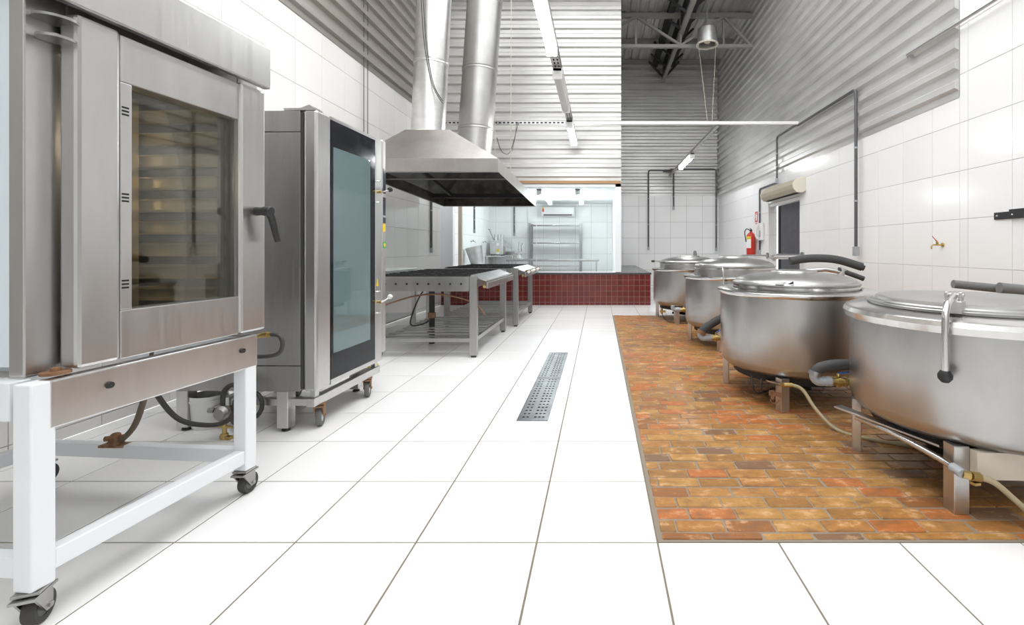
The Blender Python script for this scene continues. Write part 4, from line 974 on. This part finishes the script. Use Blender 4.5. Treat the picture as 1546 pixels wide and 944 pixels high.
wk = thing('worktop', 'steel worktop with splashback in the corner of the glazed room', 'worktop', (-2.70, 12.4, 0))
box('top', 'steel', (-.38, 0, .885), (.38, .66, .92), wk, bevel=.004); box('splashback', 'steel', (-.38, .66, .92), (.38, .685, 1.03), wk)
for a in (-.36, .31):
    for b in (.02, .6): box('leg', 'steel', (a, b, 0), (a + .05, b + .05, .885), wk)
box('shelf', 'steel', (-.35, .03, .35), (.35, .63, .37), wk)
mc = thing('food_processor', 'grey vegetable processor with feed tubes on the corner worktop', 'food processor', (-2.78, 12.5, .92))
box('body', 'galv', (-.20, 0, .02), (.16, .35, .42), mc, bevel=.03)
for a in (-.07, .02, .10): one('feed_tube', 'galv', lambda m: m.lathe([(.038, .42), (.038, .58), (.03, .58), (.03, .42)], (a, .12, 0), 14), mc)
one('lever', 'steel_dark', lambda m: [m.tube([(-.12, .15, .42), (-.24, .15, .70)], .016, 8), m.lathe([(.001, 0), (.03, .0), (.03, .03), (.001, .03)], (-.25, .15, .70), 10)], mc)
one('chute', 'galv', lambda m: m.prism([(.16, .42), (.20, .42), (.36, .22), (.34, .17), (.30, .20), (.16, .25)], .05, .30, 'y'), mc)
box('notice', 'white_plastic', (-.02, -.004, .27), (.05, .0, .34), mc); box('notice', 'yellow', (-.01, -.004, .10), (.05, .0, .18), mc, label='yellow and white caution sticker'); box('notice', 'white_plastic', (-.02, -.004, .03), (.06, .0, .09), mc)
for a in (-.16, .12):
    for b in (.04, .30): one('foot', 'black', lambda m: m.lathe([(.001, 0), (.02, 0), (.02, .022), (.001, .022)], (a, b, 0), 8), mc)
jc = thing('juicer', 'small steel juicer with lever on the prep table end', 'juicer', (-2.02, 11.5, .84))
one('body', 'steel', lambda m: m.lathe([(.001, 0), (.11, 0), (.11, .03), (.07, .05), (.06, .12), (.10, .15), (.10, .19), (.03, .21), (.001, .21)], n=20), jc)
one('arm', 'steel_dark', lambda m: [m.tube([(.06, .05, .1), (.06, .05, .36)], .014, 8), m.tube([(.06, .05, .28), (-.02, .0, .24)], .012, 8), m.tube([(.05, .05, .34), (.10, .02, .40)], .012, 8), m.tube([(.0, .0, .20), (.0, .0, .44)], .008, 8)], jc)
one('cup', 'polished', lambda m: m.lathe([(.03, 0), (.04, .1), (.036, .1), (.001, .01)], (-.14, 0, 0), 14), jc)
bs = thing('bin_stand', 'low steel stand carrying the tilted grey bin', 'stand', (-2.80, 10.2, 0))
box('top', 'steel', (-.24, 0, .68), (.24, .5, .71), bs)
for a in (-.23, .19):
    for b in (.01, .45): box('leg', 'steel', (a, b, 0), (a + .04, b + .04, .68), bs)
tb = thing('tilted_bin', 'grey tilted tub leaning on its stand in the glazed room', 'tub', (-2.80, 10.45, .71))
m = MB(); m.M = Matrix.Rotation(-.22, 4, 'Y') @ Matrix.Translation((.035, 0, .04))
m.lathe([(.001, 0), (.13, 0), (.14, .01), (.19, .38), (.20, .39), (.195, .395), (.18, .385), (.13, .02), (.001, .02)], n=28); m.build('tub', 'galv', tb)

# ------------------------------------------------------------------ groups of like things
GROUPS = {'kettle': 'cooking kettles on the brick floor', 'stove': 'ranges under the hood', 'ceiling light': 'tube lights', 'conduit': 'wall conduits', 'floor drain': 'floor drain covers',
          'tap': 'wall taps', 'truss': 'roof trusses', 'cable tray': 'cable trays', 'duct': 'exhaust ducts', 'string': 'strings of the drum lamp', 'cable': 'hanging cables', 'cord': 'hood support cords'}
for o in S.objects:
    if o.parent is None and o.get('category') in GROUPS: o['group'] = GROUPS[o['category']]
